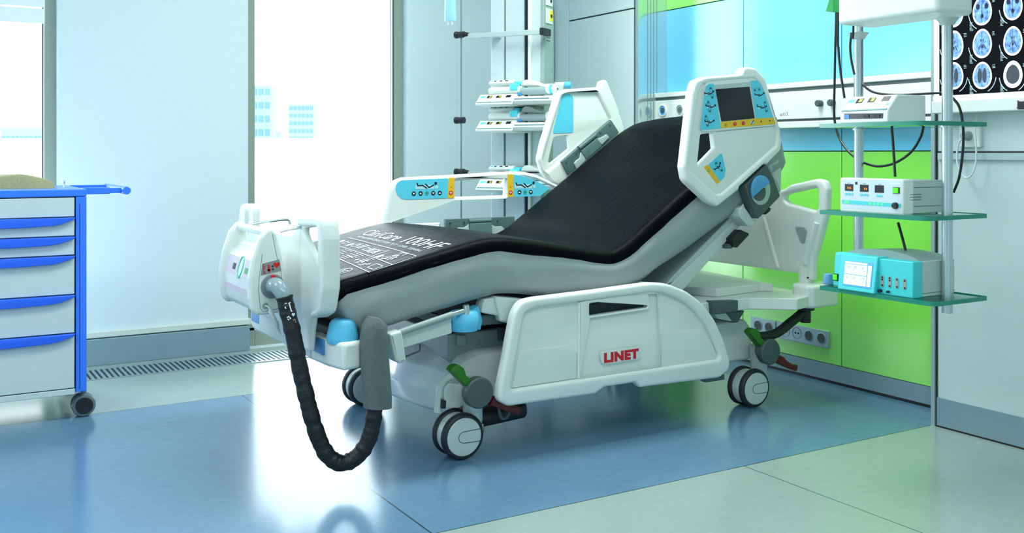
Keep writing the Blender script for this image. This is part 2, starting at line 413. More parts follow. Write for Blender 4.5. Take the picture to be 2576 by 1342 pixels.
# ---------------------------------------------------------------- the hazy city outside
def tower(name, u0, u1, vtop, dist, rows, cols, label, base_v=349):
    # stands on the far horizon haze
    def pt(u, d): t = (u-CX)/F_PX; return (d*(SI+CO*t), d*(CO-SI*t))
    d = dist; zt = EYE+(HOR-vtop)/F_PX*d; zb = -12.0
    root = thing(name, label, 'building', (*pt((u0+u1)/2, d), zb))
    a = Vector(pt(u0, d)); b = Vector(pt(u1, d)); e = (b-a); L = e.length; e /= L; nrm = Vector((e.y, -e.x))
    if nrm.dot(a) > 0: nrm = -nrm
    def quad(s0, s1, z0, z1, o0, o1, mb):
        vs = []
        for (oo, zz) in ((o0, z0), (o1, z0), (o1, z1), (o0, z1)): pass
        P = lambda s_, o_, z_: (*(a+e*s_+nrm*o_), z_)
        mb.add([P(s0, o0, z0), P(s1, o0, z0), P(s1, o1, z0), P(s0, o1, z0), P(s0, o0, z1), P(s1, o0, z1), P(s1, o1, z1), P(s0, o1, z1)],
               [(0, 3, 2, 1), (4, 5, 6, 7), (0, 1, 5, 4), (1, 2, 6, 5), (2, 3, 7, 6), (3, 0, 4, 7)])
    m = MB(); quad(0, L, zb, zt, -L*.8, 0, m); m.build('facade', city_m, root)
    for r in range(rows):
        for c in range(cols):
            s0 = L*(c+.18)/cols; s1 = L*(c+.85)/cols; z0 = zb+(zt-zb)*(r+.3)/rows; z1 = zb+(zt-zb)*(r+.75)/rows
            w = MB(); quad(s0, s1, z0, z1, 0, .15, w); w.build('window', citd_m, root)
    return root
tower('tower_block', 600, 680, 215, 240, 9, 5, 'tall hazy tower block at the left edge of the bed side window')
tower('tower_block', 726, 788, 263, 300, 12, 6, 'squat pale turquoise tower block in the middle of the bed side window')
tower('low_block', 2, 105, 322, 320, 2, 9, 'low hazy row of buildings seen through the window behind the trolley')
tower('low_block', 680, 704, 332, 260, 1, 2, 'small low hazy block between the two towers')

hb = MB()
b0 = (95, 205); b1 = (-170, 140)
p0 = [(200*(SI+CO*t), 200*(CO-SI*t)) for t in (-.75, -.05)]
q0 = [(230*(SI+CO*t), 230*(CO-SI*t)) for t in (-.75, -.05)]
hb.prism([p0[0], p0[1], q0[1], q0[0]], 'XY', -12, EYE+(HOR-348)/F_PX*200)  # slab added to stand for bright haze over the tower bases
struct(hb.build('hills', mat('white_haze_bank', (236, 240, 240), .9)), 'white slab added as bright haze in front of the distant towers')
# ================================================================ the hospital bed
BED = thing('hospital_bed', 'white electric hospital bed with raised backrest and blue-marked side rails', 'bed', (2.0, 3.27, 0))
NY = 2.79            # outer face of the near side rails
# ---- castors (twin wheel, brake pedals green and red)
def castor(dx, dy, full=True):
    c = Vector((dx, dy, 0))
    wx, wz = aY(1168, 1103, 2.87); wz = .076
    fx = aY(1190, 1040, 2.91)[0]
    hx, hz = aY(1205, 989, 2.83)
    T = lambda x, y, z: (x+dx, y+dy, z)
    st = MB()
    st.lathe(T(fx, 2.912, .105), (0, 0, 1), [(0, .030), (.012, .033), (.075, .033), (.078, .035), (.10, .036), (.13, .036)], 28)
    st.cyl(T(wx, 2.885, wz), T(wx, 2.940, wz), .0675, n=48)
    st.box(wx-.05+dx, fx+.034+dx, 2.90+dy, 2.93+dy, wz, .125)
    o = st.build('castor', offw_m, BED, ang=40)
    for (y0, y1, s) in ((2.87, 2.892, -1), (2.933, 2.955, 1)):
        t = MB().lathe(T(wx, y0, wz), (0, 1, 0), [(0, .064), (.002, .070), (.008, .0752), (.02, .0757), (y1-y0-.006, .0752), (y1-y0-.001, .070), (y1-y0, .063)], 48)
        t.build('tyre', tyre_m, o, ang=50)
        yy = y0-.0018 if s < 0 else y1+.0018
        d = MB().lathe(T(wx, yy, wz), (0, -s if False else 1, 0), [(0, .060), (.004, .0645), (.010, .0645)] if s < 0 else [(-.010, .0645), (-.004, .0645), (0, .060)], 48)
        d.build('wheel_disc', offw_m, o, ang=30)
    # thin inlay line on the near disc
    ln = MB(); pts = [(.062, .020), (-.004, .0185), (-.018, .012), (-.0225, 0), (-.018, -.012), (-.004, -.0185), (.060, -.020)]
    ln.tube([T(wx+a, 2.867, wz+b) for a, b in pts], .0008, 6)
    ln.build('inlay', ink_m, o)
    if full:
        MB().lathe(T(hx, 2.822, hz), (0, 1, 0), [(0, .046), (.004, .0505), (.03, .0505), (.06, .03)], 40).build('pedal_hub', dgrey_m, o)
        gp = [(1128, 932), (1133, 924), (1141, 918), (1152, 918), (1161, 925), (1165, 936), (1168, 944), (1192, 962), (1188, 975), (1178, 980), (1172, 976)]
        gx = [(x+dx, z) for x, z in LY(gp, 2.85)]
        MB().plate(gx, 'XZ', 2.832+dy, 2.872+dy, r=.004).build('lock_pedal', green_m, o)
        rp = [(1238, 996), (1253, 1001), (1263, 1011), (1282, 1022), (1303, 1024), (1304, 1031), (1299, 1043), (1270, 1034), (1243, 1024), (1228, 1018)]
        rx = [(x+dx, z) for x, z in LY(rp, 2.85)]
        MB().plate(rx, 'XZ', 2.835+dy, 2.872+dy, r=.004).build('release_pedal', dred_m, o)
    return o
XF = aZ(1161, 1160, 0)[0]; XRr = aZ(1894.6, 1027, 0)[0]; DXR = XRr-XF
castor(0, 0); castor(DXR, 0); castor(0, .80, False); castor(DXR, .80, False)
# ---- chassis covers
cv = MB()
px = [(1.475, .125), (1.462, .20), (1.478, .275), (1.53, .325), (1.62, .345), (1.80, .345), (1.80, .15), (1.72, .15), (1.70, .125)]
def cover_rows(xz, y0, y1, bul):
    rows = []
    n = 14
    for k in range(n+1):
        y = lerp(y0, y1, k/n); t = abs(2*k/n-1)
        sq = 1-max(0, (t-.75)/.25)**2*.12
        rows.append([(1.80-(1.80-x)*(1-bul*t*t), y, .125+(z-.125)*sq) for x, z in xz])
    return rows
rw = cover_rows(fillet(px, .03, 4), 2.955, 3.655, .22)
cv.grid(rw, closed=True); n_ = len(rw[0])
cv.add(rw[0], [tuple(range(n_))]); cv.add(rw[-1], [tuple(range(n_))])
cv.build('undercarriage_cover', mat('glossy_cover', (238, 242, 240), .25, coat=.5), BED, ang=50)
arch = [aY(u, v, 2.945) for u, v in [(1101, 1038), (1104, 1005), (1106, 985), (1113, 966), (1124, 953), (1140, 946), (1165, 944), (1200, 944)]]
MB().tube([(x, 2.945, z) for x, z in arch], .013, 10, 3).build('cover_edge', offw_m, BED)
q = LY([(1112, 1025), (1112, 975), (1124, 962), (1172, 970), (1182, 985), (1178, 1010), (1150, 1026)], 2.95)
MB().plate(fillet(q, .015), 'XZ', 2.935, 2.96, r=.006).build('wheel_arch', white_m, BED)
q = LY([(1110, 1004), (1118, 1007), (1117, 1027), (1108, 1027)], 2.93)
MB().plate(q, 'XZ', 2.915, 2.935, r=.003).build('cover_socket', black_m, BED)
# spine and rear cross cover
sp = MB().box(1.78, 2.62, 3.05, 3.50, .17, .30)
sp.build('chassis_spine', white_m, BED, bev=.03, seg=3)
rc = MB().prism(fillet([(2.52, .17), (2.52, .30), (2.60, .335), (2.86, .335), (2.90, .29), (2.90, .17)], .03, 4), 'XZ', 2.95, 3.66)
rc.build('undercarriage_cover', white_m, BED, bev=.012, seg=3)
rc2 = MB().prism(LY([(1815, 826), (1880, 828), (1900, 845), (1902, 852), (1830, 852), (1815, 845)], 3.0), 'XZ', 2.97, 3.6)
rc2.build('rear_bracket', grey_m, BED, bev=.004)
MB().cyl((1.78, 3.26, .28), (1.78, 3.26, .44), .075, n=32).cyl((1.78, 3.26, .26), (1.78, 3.26, .285), .15, n=40).build('lifting_column', grey_m, BED)
MB().cyl((2.60, 3.26, .28), (2.60, 3.26, .46), .075, n=32).build('lifting_column', grey_m, BED)
xg = aX(1140, 880, 1.57)
gb = MB().prism(fillet([(1.56, .285), (1.545, .31), (1.55, .392), (2.55, .392), (2.55, .285)], .008, 3), 'XZ', 2.99, 3.56)
gb.build('motor_housing', grey_m, BED, bev=.008, seg=3)
for (u0, u1, v0, v1) in ((1147, 1171, 843, 870), (1253, 1275, 824, 857)):
    a = LY([(u0, v0), (u1, v0), (u1, v1), (u0, v1)], 2.985)
    MB().plate(a, 'XZ', 2.975, 2.995, r=.003).build('housing_clip', dgrey_m if u0 > 1200 else grey_m, BED)
MB().box(1.60, 2.45, 3.02, 3.54, .392, .43).build('mattress_frame', black_m, BED, bev=.004)
# underside motor and wire handle behind the front castor
m = MB().cyl((1.62, 2.93, .115), (1.80, 2.93, .125), .034, n=20).box(1.60, 1.64, 2.91, 2.945, .07, .10)
m.build('drive_motor', black_m, BED)
w = LY([(1254, 1018), (1257, 1040), (1262, 1053), (1272, 1052), (1280, 1042), (1283, 1025)], 2.86)
MB().tube([(x, 2.86, z) for x, z in w], .0055, 10, 4).build('hook', dgrey_m, BED)
# ---- foot section: frame, pocket, gas spring, blue latch
p = fillet(LY([(1003, 843), (1132, 798), (1134, 838), (1010, 876)], 2.84), .004, 3)
MB().prism(p, 'XZ', 2.83, 2.87).build('foot_frame', offw_m, BED, bev=.003)
p = LY([(970, 838), (1000, 829), (1004, 842), (1013, 905), (996, 912), (985, 905)], 2.83)
MB().plate(fillet(p, .006), 'XZ', 2.80, 2.865, r=.008).build('holder_pocket', offw_m, BED)
a = aY(1003, 838, 2.82); b = aY(1150, 788, 2.82); c = aY(1176, 780, 2.82); d = aY(1138, 792, 2.82)
MB().cyl((a[0], 2.82, a[1]), (d[0], 2.82, d[1]), .0105, n=16).build('gas_spring', grey_m, BED)
e1 = aY(1172, 768, 2.82); e2 = aY(1174, 794, 2.82)
MB().cyl((d[0], 2.82, d[1]), (c[0], 2.82, c[1]), .0085, n=16).cyl((e1[0], 2.82, e1[1]), (e2[0], 2.82, e2[1]), .0105, n=18).build('spring_fitting', chrome_m, BED)
cxx = aY(1172, 815, 2.84)[0]
zt, zb = aY(1172, 786, 2.82)[1], aY(1172, 836, 2.82)[1]
pr = [(0, .045), (.02, .052), (.035, .051), (zt-zb-.006, .046), (zt-zb, .038)]
lt = MB(); lt.lathe((cxx, 2.855, zb), (0, 0, 1), pr, 36)
p = LY([(1180, 785), (1204, 771), (1213, 808), (1208, 830), (1180, 832)], 2.86)
lt.prism(p, 'XZ', 2.86, 2.90)
lt.build('corner_bumper', cap_m, BED, ang=45)
w = LY([(1009, 876), (1013, 894), (1020, 898), (1056, 884), (1057, 868)], 2.86)
MB().tube([(x, 2.86, z) for x, z in w], .003, 8).build('wire_hook', dgrey_m, BED)
# white linkage arms behind the side rail
p = LY([(1212, 752), (1236, 748), (1249, 794), (1204, 786), (1206, 770)], 2.88)
MB().plate(fillet(p, .006), 'XZ', 2.86, 2.91, r=.006).build('rail_arm', offw_m, BED)
p = LY([(1237, 745), (1320, 752), (1320, 830), (1285, 815), (1252, 808)], 2.87)
MB().plate(fillet(p, .012), 'XZ', 2.85, 2.93, r=.008).build('rail_arm', offw_m, BED)
# deck under the seat and the leg section
MB().box(1.50, 2.40, 2.88, 3.66, .43, .465).build('deck', dgrey_m, BED, bev=.004)
# foot deck follows the mattress foot
# ---- foot end: board, bumpers, beam
q = [(2.807, .60), (2.807, .745), (2.822, .806), (3.03, .800), (3.07, .745), (3.12, .738), (3.50, .738), (3.56, .745), (3.575, .81), (3.645, .812), (3.68, .735), (3.71, .58), (3.70, .50),
     (3.56, .50), (3.50, .44), (3.06, .44), (2.99, .395), (2.93, .395), (2.915, .46), (2.897, .508), (2.835, .532)]
rr = [.05, .03, .04, .04, .03, .02, .02, .02, .03, .03, .03, .05, .05, .03, .03, .03, .008, .008, .03, .03, .05]
hole = fillet([(3.0, .768), (2.832, .782), (2.832, .668), (2.850, .668)], [.02, .01, .006, .006], 5)
fb = MB().plate(fillet(q, rr, 6), 'YZ', 1.040, 1.060, [hole], r=.008, res=4)
loop = [(2.80, .60), (2.80, .745), (2.815, .815), (3.025, .803), (3.02, .772), (2.838, .782), (2.834, .60), (2.85, .535), (2.90, .52), (2.895, .50), (2.83, .525)]
fb.plate(fillet(loop, [.05, .03, .04, .02, .01, .02, .03, .02, .01, .01, .04], 5), 'YZ', 1.032, 1.092, r=.009, res=4)
fb.plate(fillet([(3.57, .62), (3.575, .815), (3.65, .815), (3.68, .72), (3.69, .62)], [.02, .03, .03, .02, .02], 5), 'YZ', 1.032, 1.088, r=.014, res=4)
FB = fb.build('footboard', white_m, BED)
def bumper(sgn, yc):
    Y = lambda d: yc+sgn*d
    pl = [(1.10, Y(0)), (1.165, Y(.015)), (1.175, Y(.16)), (1.10, Y(.245)), (1.072, Y(.24)), (1.08, Y(.09))]
    m = MB(); z1 = .435
    m.prism(pl, 'XY', .352, z1)
    o = m.build('foot_bumper', white_m, BED, bev=.012, seg=3)
    MB().prism([(1.072, Y(.10)), (1.074, Y(.19)), (1.09, Y(.19)), (1.09, Y(.10))], 'XY', .385, .43).build('release_button', cap2_m, o, bev=.002)
    MB().lathe((1.125, Y(.07), .425), (0, 0, 1), [(0, .046), (.006, .048), (.02, .048), (.058, .040), (.068, .034), (.072, .024)], 36).build('bumper_cap', cap_m, o, ang=45)
    MB().lathe((1.12, Y(.07), .496), (0, 0, 1), [(0, .013), (.002, .012)], 20).build('cap_socket', cap2_m, o)
    return o
bumper(1, 2.80); bumper(-1, 3.74)
MB().box(1.07, 1.12, 3.0, 3.54, .36, .43).build('foot_beam', offw_m, BED, bev=.006)
MB().prism([(1.11, .43), (1.11, .46), (1.30, .44), (1.30, .40)], 'XZ', 2.93, 3.62).build('foot_deck', dgrey_m, BED, bev=.003)
# ---- lower near side rail (folded down)
out = LY([(1293, 790), (1312, 758), (1345, 750), (1500, 731), (1635, 712), (1680, 714), (1728, 733), (1768, 762), (1800, 805), (1822, 855), (1838, 905), (1838, 930), (1812, 952),
          (1640, 973), (1612, 977), (1600, 964), (1522, 976), (1500, 993), (1280, 1024), (1255, 1010), (1258, 975), (1272, 905)], NY)
rr = [.2, .2, .2, 0, .05, .2, .2, .2, .2, .2, .2, .03, .03, 0, .016, .016, .016, .016, .03, .03, .02, 0]
inn = LY([(1321, 788), (1350, 774), (1500, 755), (1636, 737), (1672, 738), (1718, 757), (1752, 785), (1780, 822), (1799, 862), (1812, 896), (1808, 905),
          (1600, 935), (1292, 981), (1287, 975), (1300, 905)], NY)
r2 = [.025, .02, 0, .03, .2, .2, .2, .2, .2, .2, .008, 0, .008, .01, 0]
rail = MB()
rail.plate(fillet(out, rr, 5), 'XZ', NY, NY+.042, [fillet(inn, r2, 4)], r=.0125, res=4)
# recessed centre with the hand grip opening
zz = lambda u, v: aY(u, v, NY)
grip = fillet(LY([(1487, 765), (1631, 743), (1634, 775), (1487, 797)], NY), .007, 4)
cen = LY([(1290, 985), (1300, 905), (1318, 780), (1350, 768), (1640, 730), (1675, 732), (1722, 752), (1758, 780), (1788, 818), (1808, 862), (1818, 900), (1600, 938)], NY)
rail.plate(fillet(cen, .012, 3), 'XZ', NY+.019, NY+.032, [grip], r=.001, res=1)
blk = LY([(1460, 762), (1480, 757), (1640, 735), (1660, 736), (1668, 926), (1458, 957)], NY)
rail.plate(fillet(blk, .004, 2), 'XZ', NY+.008, NY+.03, [grip], r=.006)
# slopes inside the two side recesses
low = LY([(1313, 884), (1432, 872), (1458, 890), (1458, 955), (1294, 980)], NY)
rail.plate(low, 'XZ', NY+.0145, NY+.03, r=.004)
low = LY([(1672, 842), (1772, 828), (1800, 866), (1812, 898), (1806, 906), (1670, 926)], NY)
rail.plate(low, 'XZ', NY+.0145, NY+.03, r=.004)
RL = rail.build('side_rail', white_m, BED, ang=40, label='lowered side rail facing the room, with a hand grip and a red maker name')
bd = fillet(LY([(1517, 886), (1610, 873), (1617, 880), (1617, 898), (1608, 906), (1522, 918), (1515, 911), (1514, 893)], NY), .01, 5)
MB().plate(bd, 'XZ', NY+.0079, NY+.012, r=.0005).build('badge', white_m, RL)
c0 = Vector(aY(1523, 913.5, NY)); c1 = Vector(aY(1610, 901, NY)); hgt = (Vector(aY(1523, 888, NY))-c0).length
ex = (c1-c0); wd = ex.length; ex.normalize(); ez = Vector((-ex.y, ex.x)); 
tmp = MB().text('LINET', 1.0, lambda c: (c.x, c.y, 0), bold=.06, spacing=1.12)
bx = max(v.x for v in tmp.v); bx0 = min(v.x for v in tmp.v); by = max(v.y for v in tmp.v)
def lt_fn(c):
    a = (c.x-bx0)/(bx-bx0)*wd; b = c.y/by*hgt*.92
    p_ = c0+ex*a+ez*b
    return (p_.x, NY+.0071-c.z, p_.y)
MB().text('LINET', 1.0, lt_fn, extrude=.0006, bold=.06, spacing=1.12).build('lettering', red_m, RL, ang=20)
# latch strip under the rail
MB().box(aY(1780, 952, NY)[0], aY(1828, 950, NY)[0], NY+.01, NY+.04, aY(1800, 962, NY)[1], aY(1800, 948, NY)[1]).build('rail_latch', dgrey_m, BED, bev=.003)
# ---------------------------------------------------------------- small flat drawing helpers (plates on a vertical X-Z plane)
def sticker(name, px, Y, m, parent, th=.0015, r=0.0):
    q = LY(px, Y)
    if r: q = fillet(q, r, 4)
    return MB().plate(q, 'XZ', Y, Y+th, r=.0004, res=1).build(name, m, parent, ang=20)
def strokes(mb, segs, w, Y, th=.0006):
    # segs: list of pixel polylines on plane Y; w in metres
    for pl in segs:
        q = [Vector(p) for p in LY(pl, Y)]
        for a, b in zip(q, q[1:]):
            d = (b-a); 
            if d.length < 1e-6: continue
            d.normalize(); n = Vector((-d.y, d.x))*w/2; a2 = a-d*w*.35; b2 = b+d*w*.35
            mb.prism([tuple(a2-n), tuple(b2-n), tuple(b2+n), tuple(a2+n)], 'XZ', Y, Y+th)
    return mb
def disc(mb, u, v, r, Y, th=.0008, n=20, ry=None):
    x, z = aY(u, v, Y)
    return mb.prism(circ(x, z, r, n, ry), 'XZ', Y, Y+th)
def poly(mb, px, Y, th=.0008):
    return mb.prism(LY(px, Y), 'XZ', Y, Y+th)
def ringo(mb, u, v, r, w, Y, n=24, sx=1.0, sz=1.0, th=.0005):
    x, z = aY(u, v, Y)
    for k in range(n):
        a0 = 2*math.pi*k/n; a1 = 2*math.pi*(k+1)/n
        f = lambda a, rr: (x+math.cos(a)*rr*sx, z+math.sin(a)*rr*sz)
        mb.prism([f(a0, r-w), f(a1, r-w), f(a1, r), f(a0, r)], 'XZ', Y, Y+th)
    return mb
def person_icon(mb, cx, cy, s, Y, rot=0.0, head=True, w=.006):
    # a lying figure: drawn round (cx, cy) in photo pixels, s pixels per unit
    c, sn = math.cos(rot), math.sin(rot)
    P = lambda x, y: (cx+s*(x*c-y*sn), cy+s*(x*sn+y*c))
    strokes(mb, [[P(-1, -.28), P(-.94, .05), P(-.45, .02), P(-.02, .35)], [P(-.12, -.1), P(.25, .25), P(.72, -.05)]], w, Y)
    u, v = P(.98, -.25); disc(mb, u, v, w*1.1, Y)
# ================================================================ far side rails
FYY = 3.80
out = LY([(955, 600), (965, 562), (983, 478), (993, 455), (1015, 447), (1145, 440), (1290, 431), (1322, 433), (1352, 440), (1400, 462), (1450, 495), (1480, 560), (1490, 620), (960, 640)], FYY)
rr = [0, 0, .02, .03, .02, 0, .02, .02, .02, .03, .03, .03, .02, .02]
hole = fillet(LY([(1145, 456), (1275, 448), (1273, 492), (1146, 496)], FYY), .008, 4)
FR = MB().plate(fillet(out, rr, 4), 'XZ', FYY, FYY+.04, [hole], r=.014, res=4).build('side_rail', white_m, BED, label='raised far side rail with two blue and yellow control panels')
MB().plate(fillet(LY([(1105, 560), (968, 566), (962, 600), (1105, 600)], FYY), .003), 'XZ', FYY-.014, FYY+.006, r=.006).build('lower_ledge', white_m, FR)
K = lambda x, y: (880+x/4.193, 400+y/4.193)
Ys = FYY-.0012
sticker('control_panel', [K(*p) for p in [(483, 322), (492, 270), (510, 245), (548, 226), (1040, 205), (1030, 417), (600, 431), (545, 420), (500, 380)]], Ys, sky_m, FR, r=.008)
sticker('warning_strip', [K(*p) for p in [(1043, 200), (1107, 198), (1102, 415), (1032, 417)]], Ys, yel_m, FR, r=.004)
sticker('warning_strip', [K(*p) for p in [(1663, 163), (1727, 162), (1729, 404), (1668, 404)]], Ys, yel_m, FR, r=.004)
sticker('control_panel', [K(*p) for p in [(1727, 164), (1800, 178), (1890, 206), (2000, 250), (2110, 312), (2010, 392), (1729, 402)]], Ys, sky_m, FR, r=.003)
bk = MB(); gn = MB(); wh = MB(); rd = MB(); pale = MB()
Y2 = Ys-.0008; Y3 = Y2-.0008
def tri(mb, x, y, s, up):
    k = -1 if up else 1
    poly(mb, [K(x-s, y-k*s*.6), K(x+s, y-k*s*.6), K(x, y+k*s*.8)], Y3)
for x, y, up in ((675, 368, 0), (747, 365, 1), (880, 362, 0), (950, 360, 1), (1790, 352, 1), (1910, 350, 0)):
    b_ = MB(); disc(b_, *K(x, y), .0098, Y2); b_.build('button', ink_m, FR); b_ = MB(); tri(b_, x, y, 13, up); b_.build('arrow_symbol', inkw_m, FR)
for x, y in ((813, 364), (1850, 353)):
    gn = MB(); ringo(gn, *K(x, y), .0085, .0018, Y2); strokes(gn, [[K(x-6, y-8), K(x-6, y+4), K(x+6, y+4), K(x+6, y-8)], [K(x, y-8), K(x, y+4)]], .0018, Y2); gn.build('lock_symbol', MATS['green_print'] if 'green_print' in MATS else mat('green_print', (40, 150, 80), .5), FR)
for x, y in ((1067, 358), (1697, 355)):
    b_ = MB(); disc(b_, *K(x, y), .0094, Y2); b_.build('emergency_button', red_m, FR); b_ = MB(); strokes(b_, [[K(x-10, y), K(x+10, y)], [K(x, y-11), K(x, y+11)]], .0035, Y3); b_.build('cross_symbol', inkw_m, FR)
for x, y in ((1070, 298), (1695, 296)): b_ = MB(); disc(b_, *K(x, y), .0022, Y2); b_.build('indicator', red_m, FR)
for ox in (0, 1046):
    f = .93 if ox else 1
    q = lambda x, y: K(700+ox+(x-700)*f, y-(6 if ox else 0))
    pale = MB(); bk = MB()
    poly(pale, [q(693, 276), q(890, 276), q(890, 318), q(693, 320)], Y2+.0002); disc(pale, *q(916, 297), .0075, Y2+.0002)
    strokes(bk, [[q(711, 258), q(717, 283), q(768, 280), q(812, 309)], [q(800, 268), q(838, 302), q(885, 276)]], .0052, Y2-.0003); disc(bk, *q(907, 258), .0062, Y2-.0003)
    pale.build('pictogram_bed', MATS['pale_blue_print'] if 'pale_blue_print' in MATS else mat('pale_blue_print', (176, 226, 236), .5), FR); bk.build('pictogram_person', ink_m, FR)
bk = MB(); pale = MB()
# hinge of the far foot rail
K = lambda x, y: (1080+x/10.73, 540+y/10.73)
H = MB().plate(LY([(1121, 552), (1294, 545), (1300, 610), (1121, 610)], FYY-.02), 'XZ', FYY-.022, FYY+.003, r=.003).build('rail_hinge', dkgreen_m, BED, label='dark grey hinge of the far side rail')
ha = LY([(1181, 553), (1238, 550)], FYY-.03)
a = aY(1181, 556, FYY-.03); b = aY(1237, 553.5, FYY-.03)
MB().cyl((a[0], FYY-.022, a[1]-.004), (b[0], FYY-.022, b[1]-.004), .012, n=16).build('hinge_barrel', dkgreen_m, H)
MB().plate(LY([(1182, 563), (1236, 560), (1239, 610), (1183, 610)], FYY-.03), 'XZ', FYY-.034, FYY-.02, r=.002).build('hinge_leaf', grey_m if False else mat('hinge_leaf_grey', (98, 128, 126), .4), H)
for q in ([(1148, 600), (1149, 577), (1154, 573), (1168, 573), (1176, 568), (1180, 563), (1182, 600)], [(1238, 600), (1234, 563), (1240, 568), (1248, 571), (1262, 570), (1268, 575), (1268, 600)]):
    MB().plate(fillet(LY(q, FYY-.026), .004, 3), 'XZ', FYY-.027, FYY-.015, r=.002).build('hinge_arm', lgrey_m, H)
sc = MB()
for u, v in ((1133, 560.5), (1168, 558.5), (1252, 555.5)):
    x, z = aY(u, v, FYY-.024); sc.cyl((x, FYY-.028, z), (x, FYY-.018, z), .0035, n=12)
sc.build('screws', dgrey_m, H)
# far head rail (raised with the backrest)
K = lambda x, y: (1345+x/4.79, 190+y/4.79)
out = LY([K(*p) for p in [(55, 1010), (100, 800), (270, 240), (320, 190), (390, 165), (780, 138), (796, 110), (800, 70), (860, 48), (885, 70), (1000, 350), (1090, 640), (1100, 760), (300, 1330), (200, 1300), (100, 1170)]], FYY)
rr = [.03, 0, .02, .03, .02, .012, .01, .02, .015, .02, 0, .02, .02, .03, .03, .03]
hole = fillet(LY([K(*p) for p in [(245, 740), (420, 718), (435, 880), (205, 1065), (180, 1040)]], FYY), [.02, .01, .01, .012, .01], 4)
inn = fillet(LY([K(*p) for p in [(345, 235), (400, 215), (710, 195), (770, 235), (920, 530), (900, 560), (330, 1010), (160, 1150), (125, 1120), (105, 1010), (240, 560)]], FYY), .02, 4)
m = MB().plate(fillet(out, rr, 4), 'XZ', FYY, FYY+.042, [inn], r=.014, res=4)
cen = fillet(LY([K(*p) for p in [(325, 232), (395, 188), (735, 166), (798, 235), (950, 530), (900, 590), (330, 1040), (160, 1170), (110, 1120), (90, 1010), (230, 560)]], FYY), .02, 3)
m.plate(cen, 'XZ', FYY+.012, FYY+.03, [hole], r=.002)
FH = m.build('side_rail', white_m, BED, label='raised far head rail with a plain blue panel')
sticker('control_panel', [K(*p) for p in [(215, 702), (330, 250), (365, 225), (410, 218), (455, 245), (468, 300), (464, 690)]], FYY+.0105, sky_m, FH, r=.01)
H = MB().plate(LY([K(*p) for p in [(315, 1040), (912, 535), (1010, 690), (395, 1200)]], FYY-.004), 'XZ', FYY-.012, FYY+.012, r=.004).build('rail_hinge', dkgreen_m, BED, label='dark grey hinge of the far head rail')
for q in ([(500, 1130), (470, 1060), (490, 1030), (535, 1000), (548, 925), (560, 930), (620, 1010)], [(800, 840), (745, 765), (790, 750), (820, 735), (860, 708), (895, 745)]):
    MB().plate(fillet(LY([K(*p) for p in q], FYY-.012), .006, 3), 'XZ', FYY-.018, FYY-.006, r=.002).build('hinge_arm', lgrey_m, H)
MB().plate(LY([K(*p) for p in [(550, 910), (740, 755), (800, 850), (615, 1010)]], FYY-.014), 'XZ', FYY-.022, FYY-.006, r=.002).build('hinge_leaf', MATS['hinge_leaf_grey'], H)
a = aY(*K(530, 880), FYY-.01); b = aY(*K(735, 715), FYY-.01)
MB().cyl((a[0], FYY-.012, a[1]), (b[0], FYY-.012, b[1]), .012, n=16).build('hinge_barrel', dkgreen_m, H)
sc = MB()
for p in ((380, 1045), (502, 938), (792, 690), (908, 595)):
    x, z = aY(*K(*p), FYY-.014); sc.cyl((x, FYY-.016, z), (x, FYY, z), .0038, n=12)
sc.build('screws', dgrey_m, H)
# ================================================================ near head rail with the nurse control panel
K = lambda x, y: (1680+x/3.356, 150+y/3.356)
out = LY([(1742, 235), (1750, 203), (1775, 193), (1855, 187), (1868, 184), (1871, 172), (1880, 168), (1902, 171), (1926, 195), (1938, 235), (1962, 320), (1969, 350), (1966, 378), (1930, 415),
          (1925, 412), (1862, 470), (1860, 478), (1806, 521), (1785, 510), (1727, 455), (1721, 420)], NY)
rr = [.01, .03, .03, .02, .014, .014, .014, .03, .04, .02, .03, .03, .03, .01, .004, .004, .01, .025, .02, .04, .03]
inn = fillet(LY([(1757, 240), (1768, 213), (1790, 206), (1898, 197), (1916, 212), (1926, 240), (1957, 330), (1954, 366), (1818, 487), (1804, 489), (1738, 428), (1735, 405)], NY), .012, 4)
cen = fillet(LY([(1752, 240), (1764, 208), (1790, 201), (1900, 192), (1921, 210), (1931, 238), (1962, 330), (1958, 370), (1818, 494), (1800, 495), (1732, 430), (1729, 405)], NY), .012, 4)
hole = fillet(LY([(1766.5, 338), (1799, 334), (1803.5, 374), (1758, 421)], NY), [.012, .006, .006, .006], 4)
inn2 = hole
m = MB().plate(fillet(out, rr, 5), 'XZ', NY, NY+.045, [inn], r=.011, res=4)
m.plate(cen, 'XZ', NY+.010, NY+.036, [hole], r=.003)
up = fillet(LY([K(*p) for p in [(285, 615), (330, 185), (430, 165), (760, 155), (800, 200), (935, 540), (905, 560)]], NY), .012, 4)
m.plate(up, 'XZ', NY+.0045, NY+.02, r=.003)
lowr = fillet(LY([K(*p) for p in [(250, 920), (450, 770), (500, 930), (490, 1010), (410, 1075)]], NY), .008, 4)
NH = m.build('side_rail', white_m, BED, label='raised near head rail carrying the dark screen and control panel')
Ys = NY+.003
sticker('control_panel', [K(*p) for p in [(275, 598), (312, 290), (322, 225), (350, 206), (388, 202), (452, 582)]], Ys, sky_m, NH, r=.006)
sticker('control_panel', [K(*p) for p in [(697, 180), (755, 176), (790, 215), (916, 490), (744, 497)]], Ys, sky_m, NH, r=.006)
sticker('warning_strip', [K(*p) for p in [(448, 527), (735, 498), (920, 487), (928, 538), (905, 546), (452, 581)]], Ys, yel_m, NH, r=.004)
sticker('screen_frame', [K(*p) for p in [(390, 215), (697, 188), (745, 500), (450, 528)]], Ys+.0002, lgrey_m, NH)
sticker('screen', [K(*p) for p in [(403, 250), (690, 229), (734, 496), (455, 523)]], Ys-.0012, screen_m, NH, r=.002)
Yl = NY+.0088
